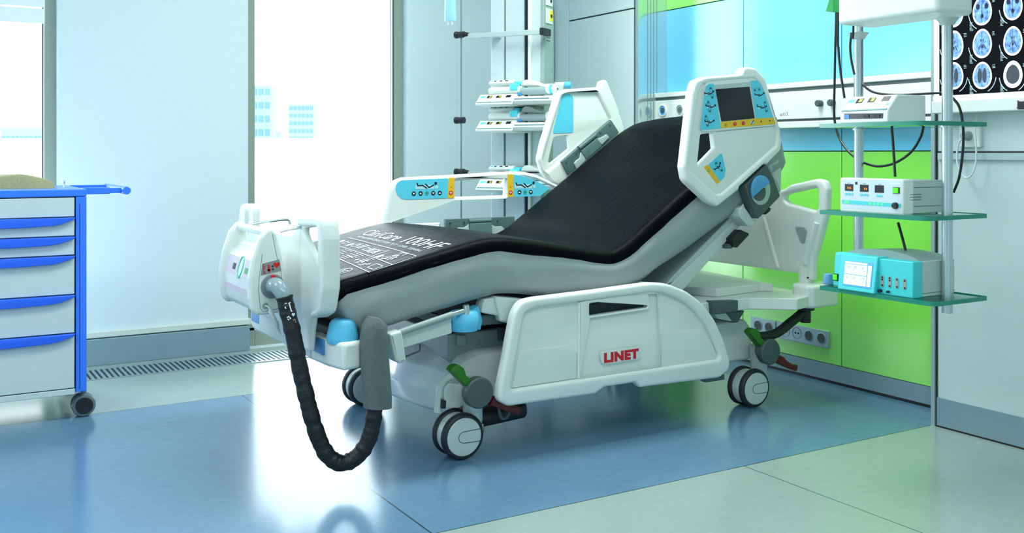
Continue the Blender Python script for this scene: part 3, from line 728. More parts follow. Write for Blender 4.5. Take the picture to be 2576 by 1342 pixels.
sticker('control_panel', [K(*p) for p in [(342, 888), (455, 787), (490, 930), (480, 992), (440, 1033)]], Yl, sky_m, NH, r=.006)
sticker('warning_strip', [K(*p) for p in [(303, 908), (342, 888), (442, 1034), (416, 1052)]], Yl, yel_m, NH, r=.004)
bk = MB(); pale = MB(); ol = MB(); rd = MB(); gn = MB(); wt = MB()
Y2 = Ys-.0007
Q = lambda x, y: (1760+x/8.945, 190+y/8.945)
def pill(mb, x0, y0, x1, y1, r, Y, Qf):
    a = Vector(aY(*Qf(x0, y0), Y)); b = Vector(aY(*Qf(x1, y1), Y)); d = (b-a).normalized(); n = Vector((-d.y, d.x))
    pts = []
    an = math.atan2(n.y, n.x)
    for k in range(9): t = an+math.pi*k/8; pts.append(a+Vector((math.cos(t), math.sin(t)))*r)
    for k in range(9): t = an+math.pi+math.pi*k/8; pts.append(b+Vector((math.cos(t), math.sin(t)))*r)
    for p0, p1 in zip(pts, pts[1:]+pts[:1]):
        e = (p1-p0); 
        if e.length < 1e-7: continue
        e.normalize(); nn = Vector((-e.y, e.x))*.0004
        mb.prism([tuple(p0-nn), tuple(p1-nn), tuple(p1+nn), tuple(p0+nn)], 'XZ', Y, Y+.0005)
def tr(mb, x, y, dx, dy, s, Y, Qf):
    poly(mb, [Qf(x+dx*s, y+dy*s), Qf(x-dx*s*.7-dy*s, y-dy*s*.7+dx*s), Qf(x-dx*s*.7+dy*s, y-dy*s*.7-dx*s)], Y)
def flush(mb, name='button_symbol', m=None):
    mb.build(name, m or ink_m, NH); return MB()
for (hx, hy, lx, ly, ix, iy, rot) in ((250, 290, 288, 490, 215, 395, -.12), (198, 605, 233, 805, 245, 690, .1), (145, 925, 180, 1125, 220, 1035, .05)):
    pill(ol, hx, hy, lx, ly, .0052, Y2, Q); tr(bk, hx, hy, 0, -1, 20, Y2-.0003, Q); tr(bk, lx, ly, 0, 1, 20, Y2-.0003, Q)
    person_icon(bk, *Q(ix, iy), 11.5, Y2-.0004, rot, w=.0036)
    bk = flush(bk); ol = flush(ol, 'button_outline')
    poly(pale, [Q(ix-90, iy+25), Q(ix+60, iy-20), Q(ix+70, iy+10), Q(ix-80, iy+50)], Y2); pale = flush(pale, 'pictogram_bed', MATS['pale_blue_print'])
pill(ol, 1248, 322, 1340, 315, .0062, Y2, Q); tr(bk, 1245, 325, -1, 0, 20, Y2-.0003, Q); tr(bk, 1340, 315, 1, 0, 20, Y2-.0003, Q)
person_icon(bk, *Q(1345, 428), 11.5, Y2-.0004, -.03, w=.0034); bk = flush(bk); ol = flush(ol, 'button_outline')
pill(ol, 1470, 605, 1505, 800, .0052, Y2, Q); tr(bk, 1470, 605, 0, -1, 20, Y2-.0003, Q); tr(bk, 1505, 800, 0, 1, 20, Y2-.0003, Q)
person_icon(bk, *Q(1395, 705), 11.5, Y2-.0004, .16, w=.0034); bk = flush(bk); ol = flush(ol, 'button_outline')
poly(pale, [Q(1295, 730), Q(1390, 715), Q(1395, 745), Q(1300, 760)], Y2); pale = flush(pale, 'pictogram_bed', MATS['pale_blue_print'])
ringo(gn, *Q(592, 1112), .0055, .0014, Y2); strokes(gn, [[Q(592, 1090), Q(592, 1130)]], .0016, Y2); gn = flush(gn, 'go_symbol', MATS['green_print'])
for x, y in ((795, 1093), (985, 1075)):
    poly(rd, [Q(x+40*math.cos(a), y+46*math.sin(a)) for a in [math.pi/8+k*math.pi/4 for k in range(8)]], Y2); rd = flush(rd, 'stop_button', red_m)
    c_ = aY(*Q(x, y+7), Y2-.0006)
    wt.text('STOP', .0042, lambda c: (c_[0]+c.x, Y2-.0008, c_[1]+c.y+.0005), align='CENTER'); wt = flush(wt, 'lettering', inkw_m)
poly(pale, [Q(1150, 1030), Q(1215, 1020), Q(1225, 1085), Q(1160, 1095)], Y2); strokes(bk, [[Q(1160, 1100), Q(1190, 1050), Q(1222, 1015)]], .003, Y2-.0004); bk = flush(bk)
for x, y in ((1385, 1037), (1580, 1020)): poly(bk, [Q(x-13, y-13), Q(x+13, y-13), Q(x+13, y+13), Q(x-13, y+13)], Y2); bk = flush(bk)
disc(gn, *Q(1452, 1028), .0012, Y2); gn = flush(gn, 'indicator', MATS['green_print']); disc(rd, *Q(1650, 1012), .0012, Y2); rd = flush(rd, 'indicator', red_m)
KQ = K
pill(ol, 408, 878, 455, 935, .0055, Yl-.0006, KQ); tr(bk, 408, 876, -.2, -1, 8, Yl-.0009, KQ); tr(bk, 455, 935, .2, 1, 8, Yl-.0009, KQ)
person_icon(bk, *K(423, 905), 11, Yl-.001, -.75, w=.0034)
ringo(gn, *K(346, 940), .0052, .0014, Yl-.0006)
pale.build('pictogram_bed', MATS['pale_blue_print'], NH); bk.build('button_symbol', ink_m, NH); ol.build('button_outline', ink_m, NH); gn.build('go_symbol', MATS['green_print'], NH)
# groove lines of the panel
gl = MB(); strokes(gl, [[K(410, 612), K(925, 557), K(945, 575), K(935, 655)]], .0016, NY+.0095)
gl.build('groove', grey_m, NH)
# ---- backrest frame under the mattress, lock plate and latch
K = lambda x, y: (1680+x/3.946, 400+y/3.946)
b = MB()
b.prism(LY([K(*p) for p in [(-20, 1290), (660, 610), (735, 640), (120, 1330), (60, 1400)]], 2.90), 'XZ', 2.895, 2.935)
b.build('backrest_rail', offw_m, BED, bev=.004)
b = MB().prism(LY([K(*p) for p in [(-60, 1255), (0, 1180), (690, 470), (720, 520), (20, 1215)]], 2.92), 'XZ', 2.90, 3.66)
b.build('backrest_panel', lgrey_m, BED, bev=.003)
b = MB().prism(LY([K(*p) for p in [(660, 490), (700, 460), (800, 600), (840, 605), (780, 672), (745, 662), (660, 570)]], 2.86), 'XZ', 2.83, 2.92)
b.build('rail_bracket', offw_m, BED, bev=.005)
pl = fillet(LY([K(*p) for p in [(718, 262), (935, 50), (1010, 190), (1075, 370), (845, 605), (800, 480)]], 2.825), [.01, .008, .02, .012, .012, .02], 4)
e0 = aY(*K(915, 310), 2.825)
LP = MB().plate(pl, 'XZ', 2.80, 2.85, r=.006).build('lock_plate', dgrey_m, BED)
ax_ = [K(915+97*math.cos(t), 310+148*math.sin(t)) for t in [2*math.pi*k/40 for k in range(40)]]
ea = LY(ax_, 2.80)
MB().prism(ea, 'XZ', 2.7965, 2.80).build('lock_recess', steel_m, LP)
half = [K(915+(95)*math.cos(t), 308+145*math.sin(t)) for t in [math.radians(150)+math.pi*k/24 for k in range(25)]]
MB().plate(LY(half, 2.795), 'XZ', 2.785, 2.797, r=.003).build('lock_knob', cap2_m if False else mat('knob_blue', (86, 160, 208), .5, bump=.2, bscale=400), LP)
half2 = [K(905+(60)*math.cos(t), 330+88*math.sin(t)) for t in [math.radians(-30)+math.pi*k/20 for k in range(21)]]
MB().prism(LY(half2, 2.796), 'XZ', 2.792, 2.7966).build('knob_shadow_ring', dgrey_m, LP)  # dark grey half disc on the lock recess
MB().plate(fillet(LY([K(*p) for p in [(918, 530), (930, 505), (990, 480), (1010, 490), (1000, 520), (960, 552), (930, 550)]], 2.83), .006), 'XZ', 2.82, 2.85, r=.004).build('release_tab', black_m, LP)
b = MB().plate(fillet(LY([K(*p) for p in [(605, 790), (690, 700), (770, 735), (772, 755), (655, 880), (615, 870)]], 2.88), .006), 'XZ', 2.86, 2.94, r=.004)
b.build('junction_box', black_m, BED)
MB().plate(LY([K(*p) for p in [(590, 845), (640, 870), (620, 890), (568, 890)]], 2.88), 'XZ', 2.87, 2.9, r=.003).build('box_plug', dgrey_m, BED)
cw = MB()
cw.tube([(*aY(*K(x, y), 3.0)[:1], 3.0, aY(*K(x, y), 3.0)[1]) for x, y in [(250, 985), (380, 890), (450, 815), (510, 760), (520, 715), (550, 697), (590, 705)]], .008, 8, 4)
cw.tube([(*aY(*K(x, y), 3.02)[:1], 3.02, aY(*K(x, y), 3.02)[1]) for x, y in [(280, 990), (330, 925), (430, 850), (480, 780), (530, 730)]], .006, 8, 4)
cw.build('cable_loom', cable_m, BED)
b = MB().plate(fillet(LY([K(*p) for p in [(930, 40), (1010, -30), (1060, -80), (1075, -20), (1100, 120), (1095, 330), (1070, 335), (1000, 170)]], 2.87), .01), 'XZ', 2.85, 2.93, r=.01)
b.build('rail_column', lgrey_m, BED)
# ================================================================ head end
XH = 3.10
K = lambda x, y: (1800+x/3.532, 380+y/3.532)
o_ = LX([K(*p) for p in [(600, 340), (660, 300), (890, 248), (960, 262), (985, 340), (975, 560), (915, 790), (862, 960), (850, 1150), (750, 1150), (745, 1100)]], XH)
yfar = 3.75
zb_ = aX(*K(0, 1000), XH)[1]
hb_ = o_[:-1]+[o_[-1], (o_[-1][0]+.02, aX(*K(730, 1092), XH)[1]), (3.66, zb_+.005), (3.68, zb_-.06), (3.72, zb_-.06), (yfar, .75), (yfar, .86), (3.60, .91), (3.42, .84), (3.1, .82)]
hole = fillet(LX([K(*p) for p in [(600, 400), (650, 380), (890, 325), (908, 350), (906, 500), (885, 535), (640, 468), (605, 440)]], XH), .012, 4)
rr = [.03, .03, .03, .03, .03, .03, .01, .01, .005, .005, .01, .01, .02, .01, .01, .02, .05, .05, .05, .05]
hd = MB().plate(fillet(hb_, rr, 5), 'YZ', XH, XH+.04, [hole], r=.013, res=4)
dia = LX([K(*p) for p in [(540, 480), (900, 560), (760, 1090), (560, 1040)]], XH)
HD = hd.build('headboard', white_m, BED)
MB().plate(fillet(LX([K(*p) for p in [(700, 665), (800, 680), (815, 715), (790, 825), (765, 820)]], XH), .012, 4), 'YZ', XH-.004, XH+.004, r=.003).build('grip_recess', grey_m, HD)
pts = LX([K(*p) for p in [(430, 590), (555, 1040)]], XH); MB().tube([(XH, *pts[0]), (XH, *pts[1])], .009, 10).build('raised_rib', white_m, HD)
pts = LX([K(*p) for p in [(900, 640), (800, 1000)]], XH); MB().tube([(XH, *pts[0]), (XH, *pts[1])], .012, 10).build('raised_rib', white_m, HD)
py, pz0 = aX(2028, 715, XH+.02); pz1 = aX(2028, 685, XH+.02)[1]
MB().cyl((XH+.02, py, pz0-.03), (XH+.02, py, pz1+.02), .030, n=24).build('headboard_post', white_m, BED)
MB().cyl((XH+.02, 3.72, pz0-.03), (XH+.02, 3.72, pz1+.02), .030, n=24).build('headboard_post', white_m, BED)
# platform and corner bumper
zt = .435
xn0, yn0 = aZ(1781, 757, .49)[0], 2.83
pl = [(2.30, 2.86), aZ(1850, 754, zt), aZ(1883, 750, zt), aZ(2005, 752, zt), (3.08, 2.80), (3.14, 3.0), (3.14, 3.7), (2.30, 3.70)]
MB().prism(pl, 'XY', zt-.045, zt).build('head_platform', white_m, BED, bev=.004)
a0 = aY(1783, 757, 2.86); a1 = aY(1850, 755, 2.86); a2 = aY(1850, 783, 2.86); a3 = aY(1786, 790, 2.86)
MB().plate([a0, a1, a2, a3], 'XZ', 2.845, 2.875, r=.002).build('frame_beam', dgrey_m, BED)
MB().plate(LY([(1820, 787), (1869, 782), (1852, 811), (1838, 812)], 2.90), 'XZ', 2.89, 3.3, r=.003).build('frame_wedge', dgrey_m, BED)
MB().plate(LY([(1790, 790), (1820, 787), (1836, 808), (1800, 802)], 2.90), 'XZ', 2.885, 2.95, r=.003).build('frame_gusset', lgrey_m, BED)
st = LY([(1802, 724), (1912, 716), (1926, 728), (1804, 745)], 3.0)
ps = [aZ(1803, 729, .465), aZ(1911, 716, .465), aZ(1945, 716, .465), (3.1, 3.6), (2.4, 3.6)]
MB().prism(ps, 'XY', zt, .467).build('platform_step', white_m, BED, bev=.004)
pb = fillet([(3.03, 2.86), (3.035, 2.79), (3.06, 2.775), (3.20, 2.78), (3.22, 2.80), (3.215, 2.88), (3.06, 2.89)], .02, 5)
MB().prism(pb, 'XY', .384, .475).build('head_bumper', white_m, BED, bev=.012, seg=3)
pb2 = [(x, 6.52-y) for x, y in pb]
MB().prism(pb2, 'XY', .384, .475).build('head_bumper', white_m, BED, bev=.012, seg=3)
by = 2.85
hz = [(*aY(u, v, 2.86)[:1], 2.86, aY(u, v, 2.86)[1]) for u, v in [(2030, 778), (2010, 795), (1985, 815), (1958, 836), (1930, 846), (1895, 848)]]
MB().tube(hz, .019, 14, 5).build('bed_arm', black_m, BED)
xx, zc = aY(2026, 800, 2.86)
MB().cyl((xx, 2.86, zc-.018), (xx, 2.86, .386), .022, n=20).cyl((xx, 2.86, .366), (xx, 2.86, .384), .036, n=24).build('bumper_stem', black_m, BED)
# ================================================================ the mattress
PATH = smooth_path([(1.100, .600, 0), (1.135, .617, 0), (1.30, .652, 0), (1.48, .692, 0), (1.58, .713, 0), (1.645, .720, 0), (1.72, .715, 0), (1.85, .696, 0), (1.98, .673, 0), (2.07, .657, 0),
                    (2.135, .654, 0), (2.20, .680, 0), (2.27, .727, 0), (2.55, .918, 0), (2.78, 1.075, 0), (2.85, 1.115, 0), (2.895, 1.135, 0)], 8)
PATH = [Vector((p.x, p.y)) for p in PATH]
Y0M, Y1M = 2.848, 3.725
def path_at(i):
    p = PATH[i]; t = (PATH[min(i+1, len(PATH)-1)]-PATH[max(i-1, 0)]).normalized()
    return p, t, Vector((-t.y, t.x))
SLEN = [0.0]
for a_, b_ in zip(PATH, PATH[1:]): SLEN.append(SLEN[-1]+(b_-a_).length)
def crown(i, y):
    w = math.sin(math.pi*max(0, min(1, (y-Y0M)/(Y1M-Y0M))))
    f = SLEN[i]/SLEN[-1]
    k = .006+.022*max(0, (f-.82)/.18)**1.5
    nz_ = noise.noise(Vector((PATH[i].x*9, y*3.5, PATH[i].y*9)))*.0022 + noise.noise(Vector((PATH[i].x*26, y*6, 3)))*.0010
    return k*w+nz_*min(1, w*3)
def thick(i):
    f = SLEN[i]/SLEN[-1]
    ks = [(0, .172), (.08, .186), (.2, .188), (.42, .185), (.52, .165), (.62, .168), (.80, .216), (1, .218)]
    for (a, ta), (b, tb_) in zip(ks, ks[1:]):
        if f <= b: return lerp(ta, tb_, (f-a)/(b-a))
    return .218
MT = thing('mattress', 'grey air mattress with a shiny black printed top lying on the hospital bed', 'mattress', (2.0, 3.28, 0.45))
n = len(PATH)
def hem(i, side):
    x = SLEN[i]
    base = lerp(.030, .042, SLEN[i]/SLEN[-1])
    return base+.006*noise.noise(Vector((x*5, side*7.1, 0)))+.003*noise.noise(Vector((x*16, side*3.3, 1)))
def section(i, drop=0.0):
    p, t, nr = path_at(i)
    r = .030; row = []
    def pt(y, h): q = p+nr*(h-drop*0); return (q.x, y, q.y)
    h0 = hem(i, 0); h1 = hem(i, 1)
    row.append(pt(Y0M+.004, -h0-.012)); row.append(pt(Y0M-.003, -h0)); 
    for k in range(6):
        a = math.pi/2*k/5; row.append(pt(Y0M+r-r*math.cos(a)*1.06, -r+r*math.sin(a)+crown(i, Y0M+r*k/5)))
    m = 26
    for k in range(1, m): 
        y = lerp(Y0M+r, Y1M-r, k/m); row.append(pt(y, crown(i, y)))
    for k in range(6):
        a = math.pi/2*(1-k/5); row.append(pt(Y1M-r+r*math.cos(a)*1.06, -r+r*math.sin(a)+crown(i, Y1M-r*(1-(1-k/5)))))
    row.append(pt(Y1M+.003, -h1)); row.append(pt(Y1M-.004, -h1-.012))
    return row
rows = [section(i) for i in range(n)]
def endrow(row, i, sgn, k, K_=5):
    p, t, nr = path_at(i); r = .035; a = math.pi/2*k/K_
    res = []
    for (x, y, z) in row:
        d = Vector((x, z))-p; h = d.dot(nr)
        hh = min(h, 0.02) - r*(1-math.cos(a)) if h > -r else h
        hh = max(hh, min(h, -.05)) if False else hh
        yy = lerp(y, (Y0M+Y1M)/2, .0)
        ins = r*(1-math.cos(a))*.5
        yy = min(max(y, Y0M+ins), Y1M-ins)
        q = p+nr*hh+t*sgn*r*math.sin(a)
        res.append((q.x, yy, q.y))
    return res
pre = [endrow(rows[0], 0, -1, k) for k in range(5, 0, -1)]
post_ = [endrow(rows[-1], n-1, 1, k) for k in range(1, 6)]
def lower(row, i, sgn, h):
    p, t, nr = path_at(i); return [tuple((lambda q: (q.x, y, q.y))(p+nr*(-h)+t*sgn*.034)) for (x, y, z) in row]
pre = [lower(pre[0], 0, -1, .055)]+pre
post_ = post_+[lower(post_[-1], n-1, 1, .055)]
cov = MB().grid(pre+rows+post_)
def cover_mat():
    m = mat('black_coated_fabric', (4, 6, 10), 0.42, vary=.15, scale=8)
    nt = m.node_tree; b = nt.nodes['Principled BSDF']
    tc = nt.nodes.new('ShaderNodeTexCoord'); mp = nt.nodes.new('ShaderNodeMapping'); mp.inputs['Scale'].default_value = (9, 30, 9); mp.inputs['Rotation'].default_value = (0, 0, .5)
    nt.links.new(tc.outputs['Object'], mp.inputs[0])
    n1 = nt.nodes.new('ShaderNodeTexNoise'); n1.inputs['Scale'].default_value = 1.6; n1.inputs['Detail'].default_value = 5; n1.inputs['Distortion'].default_value = .8
    nt.links.new(mp.outputs[0], n1.inputs['Vector'])
    bp = nt.nodes.new('ShaderNodeBump'); bp.inputs['Strength'].default_value = .24; bp.inputs['Distance'].default_value = .012
    nt.links.new(n1.outputs['Fac'], bp.inputs['Height']); nt.links.new(bp.outputs['Normal'], b.inputs['Normal'])
    b.inputs['Specular IOR Level'].default_value = .045
    return m
CV = cov.build('top_cover', cover_mat(), MT, ang=80)
# grey body
def gsec(i, e=0.0):
    p, t, nr = path_at(i); T = thick(i); row = []
    def pt(y, h): q = p+nr*h+t*e; return (q.x, y, q.y)
    s = SLEN[i]
    for side in (0, 1):
        col = []
        for k in range(9):
            f = k/8; h = lerp(-.018, -T, f)
            bul = -.012*max(0, 1-f*3.2)+.010*math.sin(math.pi*min(1, f*1.1))+min(1, f*3)*(.006*noise.noise(Vector((s*6, f*2.2, side*5)))+.004*noise.noise(Vector((s*15+f*4, f*5, side*9))))
            if k == 8: bul -= .02
            y = (Y0M+.003-bul) if side == 0 else (Y1M-.003+bul)
            sag = .012*noise.noise(Vector((s*4, 7.7, side))) if k >= 7 else 0
            col.append(pt(y, h+sag))
        row += col if side == 0 else col[::-1]
    return row
gr_ = [gsec(i) for i in range(n)]
def shrink(row, i, sgn, k):
    p, t, nr = path_at(i); T = thick(i); r = .03; a = math.pi/2*k/3; out_ = []
    for (x, y, z) in row:
        d = Vector((x, z))-p; h = d.dot(nr); c = -T/2
        h2 = c+(h-c)*(1-(r*(1-math.cos(a)))/(T/2)); yc = (Y0M+Y1M)/2
        y2 = yc+(y-yc)*(1-(r*(1-math.cos(a)))/.43)
        q = p+nr*h2+t*sgn*r*math.sin(a)
        out_.append((q.x, y2, q.y))
    return out_
pre = [shrink(gr_[0], 0, -1, k) for k in (3, 2, 1)]; pos = [shrink(gr_[-1], n-1, 1, k) for k in (1, 2, 3)]
gm = MB(); allr = pre+gr_+pos; gm.grid(allr, closed=True); k_ = len(allr[0])
gm.add(allr[0], [tuple(range(k_))]); gm.add(allr[-1], [tuple(range(k_))])
gm.build('side_cover', gcover_m, MT, ang=60)
# ---- print on the foot of the cover
def surf(X, Y, off=.0012):
    for i in range(n-1):
        if PATH[i].x <= X <= PATH[i+1].x or i == n-2:
            f = (X-PATH[i].x)/(PATH[i+1].x-PATH[i].x); p = PATH[i].lerp(PATH[i+1], f); _, t, nr = path_at(i)
            q = p+nr*(crown(i, Y)*(1-f)+crown(min(i+1, n-1), Y)*f+off); return (q.x, Y, q.y)
def on_cover(u, v):
    r = ray(u, v); d = 2.0
    lo, hi = 2.0, 5.5
    best = None
    for k in range(700):
        d = lo+(hi-lo)*k/700; x, y, z = r[0]*d, r[1]*d, EYE+r[2]*d
        if 1.1 <= x <= 1.72 and z <= surf(x, y, 0)[2]: return (x, y)
    return (1.2, 3.2)
tl = on_cover(937, 579); bl_ = on_cover(909, 592); tr_ = on_cover(1139, 614); br = on_cover(1088, 630)
def quadmap(bl, br, tl, tr, a, b):
    x = lerp(lerp(bl[0], br[0], a), lerp(tl[0], tr[0], a), b); y = lerp(lerp(bl[1], br[1], a), lerp(tl[1], tr[1], a), b); return x, y
def cover_text(mb, body, bl, br, tl, tr, bold=0.0, shear=0.1):
    t = MB().text(body, 1.0, lambda c: (c.x, c.y, 0), shear=shear, bold=bold); x1 = max(v.x for v in t.v); x0 = min(v.x for v in t.v); y1 = .73
    for p_ in t.v:
        X, Y = quadmap(bl, br, tl, tr, (p_.x-x0)/(x1-x0), p_.y/y1)
        p_.x, p_.y, p_.z = surf(X, Y)
    return mb.add(t.v, t.f)
wt = MB()
cover_text(wt, 'CliniCare', bl_, tuple(Vector(bl_).lerp(Vector(br), .50)), tl, tuple(Vector(tl).lerp(Vector(tr_), .50)))
cover_text(wt, '100HF', tuple(Vector(bl_).lerp(Vector(br), .58)), br, tuple(Vector(tl).lerp(Vector(tr_), .58)), tr_)
wt.build('lettering', inkw_m, CV, ang=20)
sm = MB()
a1 = on_cover(897, 598); a2 = on_cover(1055, 635); b1 = on_cover(905, 595); b2 = on_cover(1064, 631)
cover_text(sm, 'MATTRESS REPLACEMENT SYSTEM - 30 ST - COVER - CLEANING', a1, a2, b1, b2, shear=0)
sm.build('lettering', mat('grey_print', (196, 204, 212), .6), CV, ang=20)
C6 = lambda x, y: on_cover(760+x/6.44, 560+y/6.44)
ln = MB()
def cstroke(mb, pts, w=.0035):
    P = []
    for a, b in zip(pts, pts[1:]):
        k = max(1, int((Vector(b)-Vector(a)).length/.02))
        P += [Vector(a).lerp(Vector(b), j/k) for j in range(k)]
    P.append(Vector(pts[-1]))
    for a, b in zip(P, P[1:]):
        d = b-a
        if d.length < 1e-6: continue
        d.normalize(); nn = Vector((-d.y, d.x))*w/2
        mb.add([surf(*(a-nn)), surf(*(b-nn)), surf(*(b+nn)), surf(*(a+nn))], [(0, 1, 2, 3)])
A0, A1 = C6(740, 250), C6(1850, 550); B0, B1 = C6(585, 385), C6(1460, 690); D0, D1 = C6(595, 595), C6(1090, 815)
ext = lambda a, b, k: tuple(Vector(a)+(Vector(a)-Vector(b))*k)
for a, b in ((A0, A1), (B0, B1), (D0, D1)): cstroke(ln, [a, b])
cstroke(ln, [C6(1420, 455), C6(1140, 550)]); cstroke(ln, [C6(1850, 555), C6(1465, 690), C6(1090, 812)], .0022)
cstroke(ln, [C6(1060, 735), C6(1210, 675), C6(1310, 715), C6(1150, 770), C6(1060, 735)])
cstroke(ln, [C6(1000, 345), C6(880, 385)])
def csym(mb, x, y, s, kind):
    ex = (Vector(C6(x+60, y+20))-Vector(C6(x, y))).normalized(); ey = Vector((-ex.y, ex.x)); 
    if ey.x < 0: ey = -ey
    o = Vector(C6(x, y)); P = lambda a, b: tuple(o+ex*a*s+ey*b*s)
    w = .0032
    if kind == 'tub': cstroke(mb, [P(-1, .7), P(-.7, -.7), P(.7, -.7), P(1, .7)], w); cstroke(mb, [P(-.9, .3), P(.9, .3)], w)
    if kind == 'xtri': cstroke(mb, [P(-.9, -.7), P(.9, -.7), P(0, .9), P(-.9, -.7)], w); cstroke(mb, [P(-1, -1), P(1, 1)], w); cstroke(mb, [P(-1, 1), P(1, -1)], w)
    if kind == 'circ': cstroke(mb, [P(math.cos(t), math.sin(t)) for t in [2*math.pi*k/16 for k in range(17)]], w)
    if kind == 'xcirc': csym(mb, x, y, s*.8, 'circ'); cstroke(mb, [P(-1, -1), P(1, 1)], w); cstroke(mb, [P(-1, 1), P(1, -1)], w)
    if kind == 'xsq': cstroke(mb, [P(-.8, -.8), P(.8, -.8), P(.8, .8), P(-.8, .8), P(-.8, -.8)], w); cstroke(mb, [P(-1, -1), P(1, 1)], w); cstroke(mb, [P(-1, 1), P(1, -1)], w)
    if kind == 'plus': cstroke(mb, [P(-1, 0), P(1, 0)], w*1.5); cstroke(mb, [P(0, -1), P(0, 1)], w*1.5)
    if kind == 'hand': 
        for k in range(4): cstroke(mb, [P(-.6+.4*k, -.8), P(-.6+.35*k, .8-.2*abs(k-1))], w*1.3)
    if kind == 'fig':
        cstroke(mb, [P(-1, -.8), P(-.2, -.3), P(.3, .2), P(1, -.9)], w); cstroke(mb, [P(-.2, -.3), P(-.1, .8), P(.6, .9), P(.8, .3)], w); cstroke(mb, [P(-.6, .6), P(-.2, 1)], w)
    if kind == 'lines':
        for k in range(4): cstroke(mb, [P(-1.2, .8-.5*k), P(1.1-.3*(k % 2), .8-.5*k)], w*.8)
for x, y, s, kd in ((640, 310, .022, 'hand'), (720, 330, .02, 'tub'), (790, 365, .022, 'hand'), (880, 375, .018, 'circ'), (985, 400, .022, 'xsq'), (1070, 435, .022, 'tub'), (1130, 460, .02, 'xcirc'), (1200, 480, .022, 'xtri'),
                    (1270, 555, .02, 'hand'), (1330, 590, .016, 'plus'), (1520, 540, .036, 'fig'), (1440, 590, .018, 'lines'), (650, 490, .03, 'lines'), (800, 540, .028, 'lines'), (700, 580, .022, 'lines'), (880, 560, .022, 'lines'),
                    (895, 610, .009, 'plus'), (960, 640, .02, 'lines'), (1050, 620, .022, 'lines'), (1080, 685, .009, 'plus'), (990, 690, .012, 'lines'), (670, 795, .028, 'circ'), (660, 797, .014, 'lines')):
    csym(ln, x, y, s, kd)
ln.build('pictograms', inkw_m, CV)
# ---- grey sleeve that hangs from the mattress side round the hose
sv = []
sl_px = [(943, 818, 30), (940, 850, 33), (942, 900, 34), (945, 950, 35), (949, 1000, 35), (950, 1026, 34)]
YS = 2.795
for j, (u, v, w) in enumerate(sl_px):
    x, z = aY(u, v, YS); wx = (aY(u+w, v, YS)[0]-aY(u-w, v, YS)[0])/2
    sv.append([(x+wx*math.cos(a)*(1+.02*math.sin(5*a+j)), YS+.036*math.sin(a), z-(.004*math.cos(a))+.0) for a in [2*math.pi*k/24 for k in range(24)]])
top = [(x*.0+aY(943, 812, YS)[0]+(x-aY(943, 812, YS)[0])*.45, y+.01, z+.022) for x, y, z in sv[0]]
s_ = MB().grid([top]+sv, closed=True); s_.add(top, [tuple(range(24))]); s_.add(sv[-1], [tuple(range(24))])
s_.build('hose_sleeve', sleeve_m, MT, ang=50)
# ================================================================ air pump hooked on the footboard
PU = thing('mattress_pump', 'white mattress air pump hooked on the footboard, with a CPR valve and black hose', 'pump', (0.96, 3.17, 0.5))
PY0, PY1 = 2.99, 3.345
sd = LY([(672, 577), (685, 572), (699, 586), (712, 650), (726, 774), (716, 786), (680, 793), (646, 795), (634, 782), (628, 753), (627, 703), (636, 652), (654, 598)], PY0)
rr = [.01, .012, .01, .02, .01, .012, .01, .015, .02, .02, .02, .02, .02]
F1 = fillet(sd, rr, 5)
pm = MB().plate(F1, 'XZ', PY0, PY0+.034, r=.012, res=4).plate(F1, 'XZ', PY1-.03, PY1, r=.012, res=4)
cb = [(x, z) for x, z in sd]
# body between the side frames, with a sloping display face, and a carrying handle above an opening
body = LY([(676, 632), (704, 628), (722, 772), (712, 782), (682, 788), (652, 790), (642, 776), (637, 752), (637, 710), (650, 660)], PY0)
pm.plate(fillet(body, .01, 3), 'XZ', PY0+.02, PY1-.02, r=.002)
pm.plate(fillet(LY([(672, 582), (692, 578), (697, 592), (674, 598)], PY0), .006, 3), 'XZ', PY0+.02, PY1-.02, r=.003)
pm.build('housing', white_m, PU)
# display labels lying on the sloping front and the lower strip
fa = Vector(aY(650, 660, PY0)); fb_ = Vector(aY(637, 710, PY0)); fc = Vector(aY(637, 752, PY0))
def facequad(name, a, b, t0, t1, y0, y1, m, off=.0012):
    d = (b-a); nn = Vector((-abs(d.y), d.x if d.y < 0 else -d.x)).normalized()
    nn = Vector((d.y, -d.x)).normalized()
    if nn.x > 0: nn = -nn
    p, q = a+d*t0+nn*off, a+d*t1+nn*off; p2, q2 = a+d*t0-nn*.002, a+d*t1-nn*.002
    return MB().prism([tuple(p), tuple(q), tuple(q2), tuple(p2)], 'XZ', y0, y1).build(name, m, PU)
yl0, yl1 = PY0+.05, PY1-.045
facequad('display_label', fa, fb_, .02, .98, yl0, yl0+.07, mauve_m); facequad('display_label', fa, fb_, .02, .98, yl0+.135, yl1, mauve_m)
facequad('display_label', fa, fb_, .02, .98, yl0+.07, yl0+.135, mat('pale_label', (236, 240, 242), .4))
facequad('lower_label', fb_, fc, .62, .98, PY0+.045, PY1-.04, mauve_m)
facequad('status_display', fa, fb_, .45, .75, yl0+.025, yl0+.055, mat('green_label', (70, 170, 90), .4), .0022)
facequad('status_display', fa, fb_, .40, .72, yl0+.16, yl0+.19, ink_m, .0022)
d = fb_-fa; nn = Vector((d.y, -d.x)).normalized(); nn = -nn if nn.x > 0 else nn
rg = MB(); c = fa+d*.5+nn*.0026; cy = yl0+.103; e = d.normalized()
ctr = [( (c+e*.034*math.sin(t)).x, cy+.022*math.cos(t), (c+e*.034*math.sin(t)).y) for t in [2*math.pi*k/30 for k in range(31)]]
rg.tube(ctr, .0022, 6); rg.build('pressure_ring', mat('ring_cyan', (120, 214, 190), .4), PU)
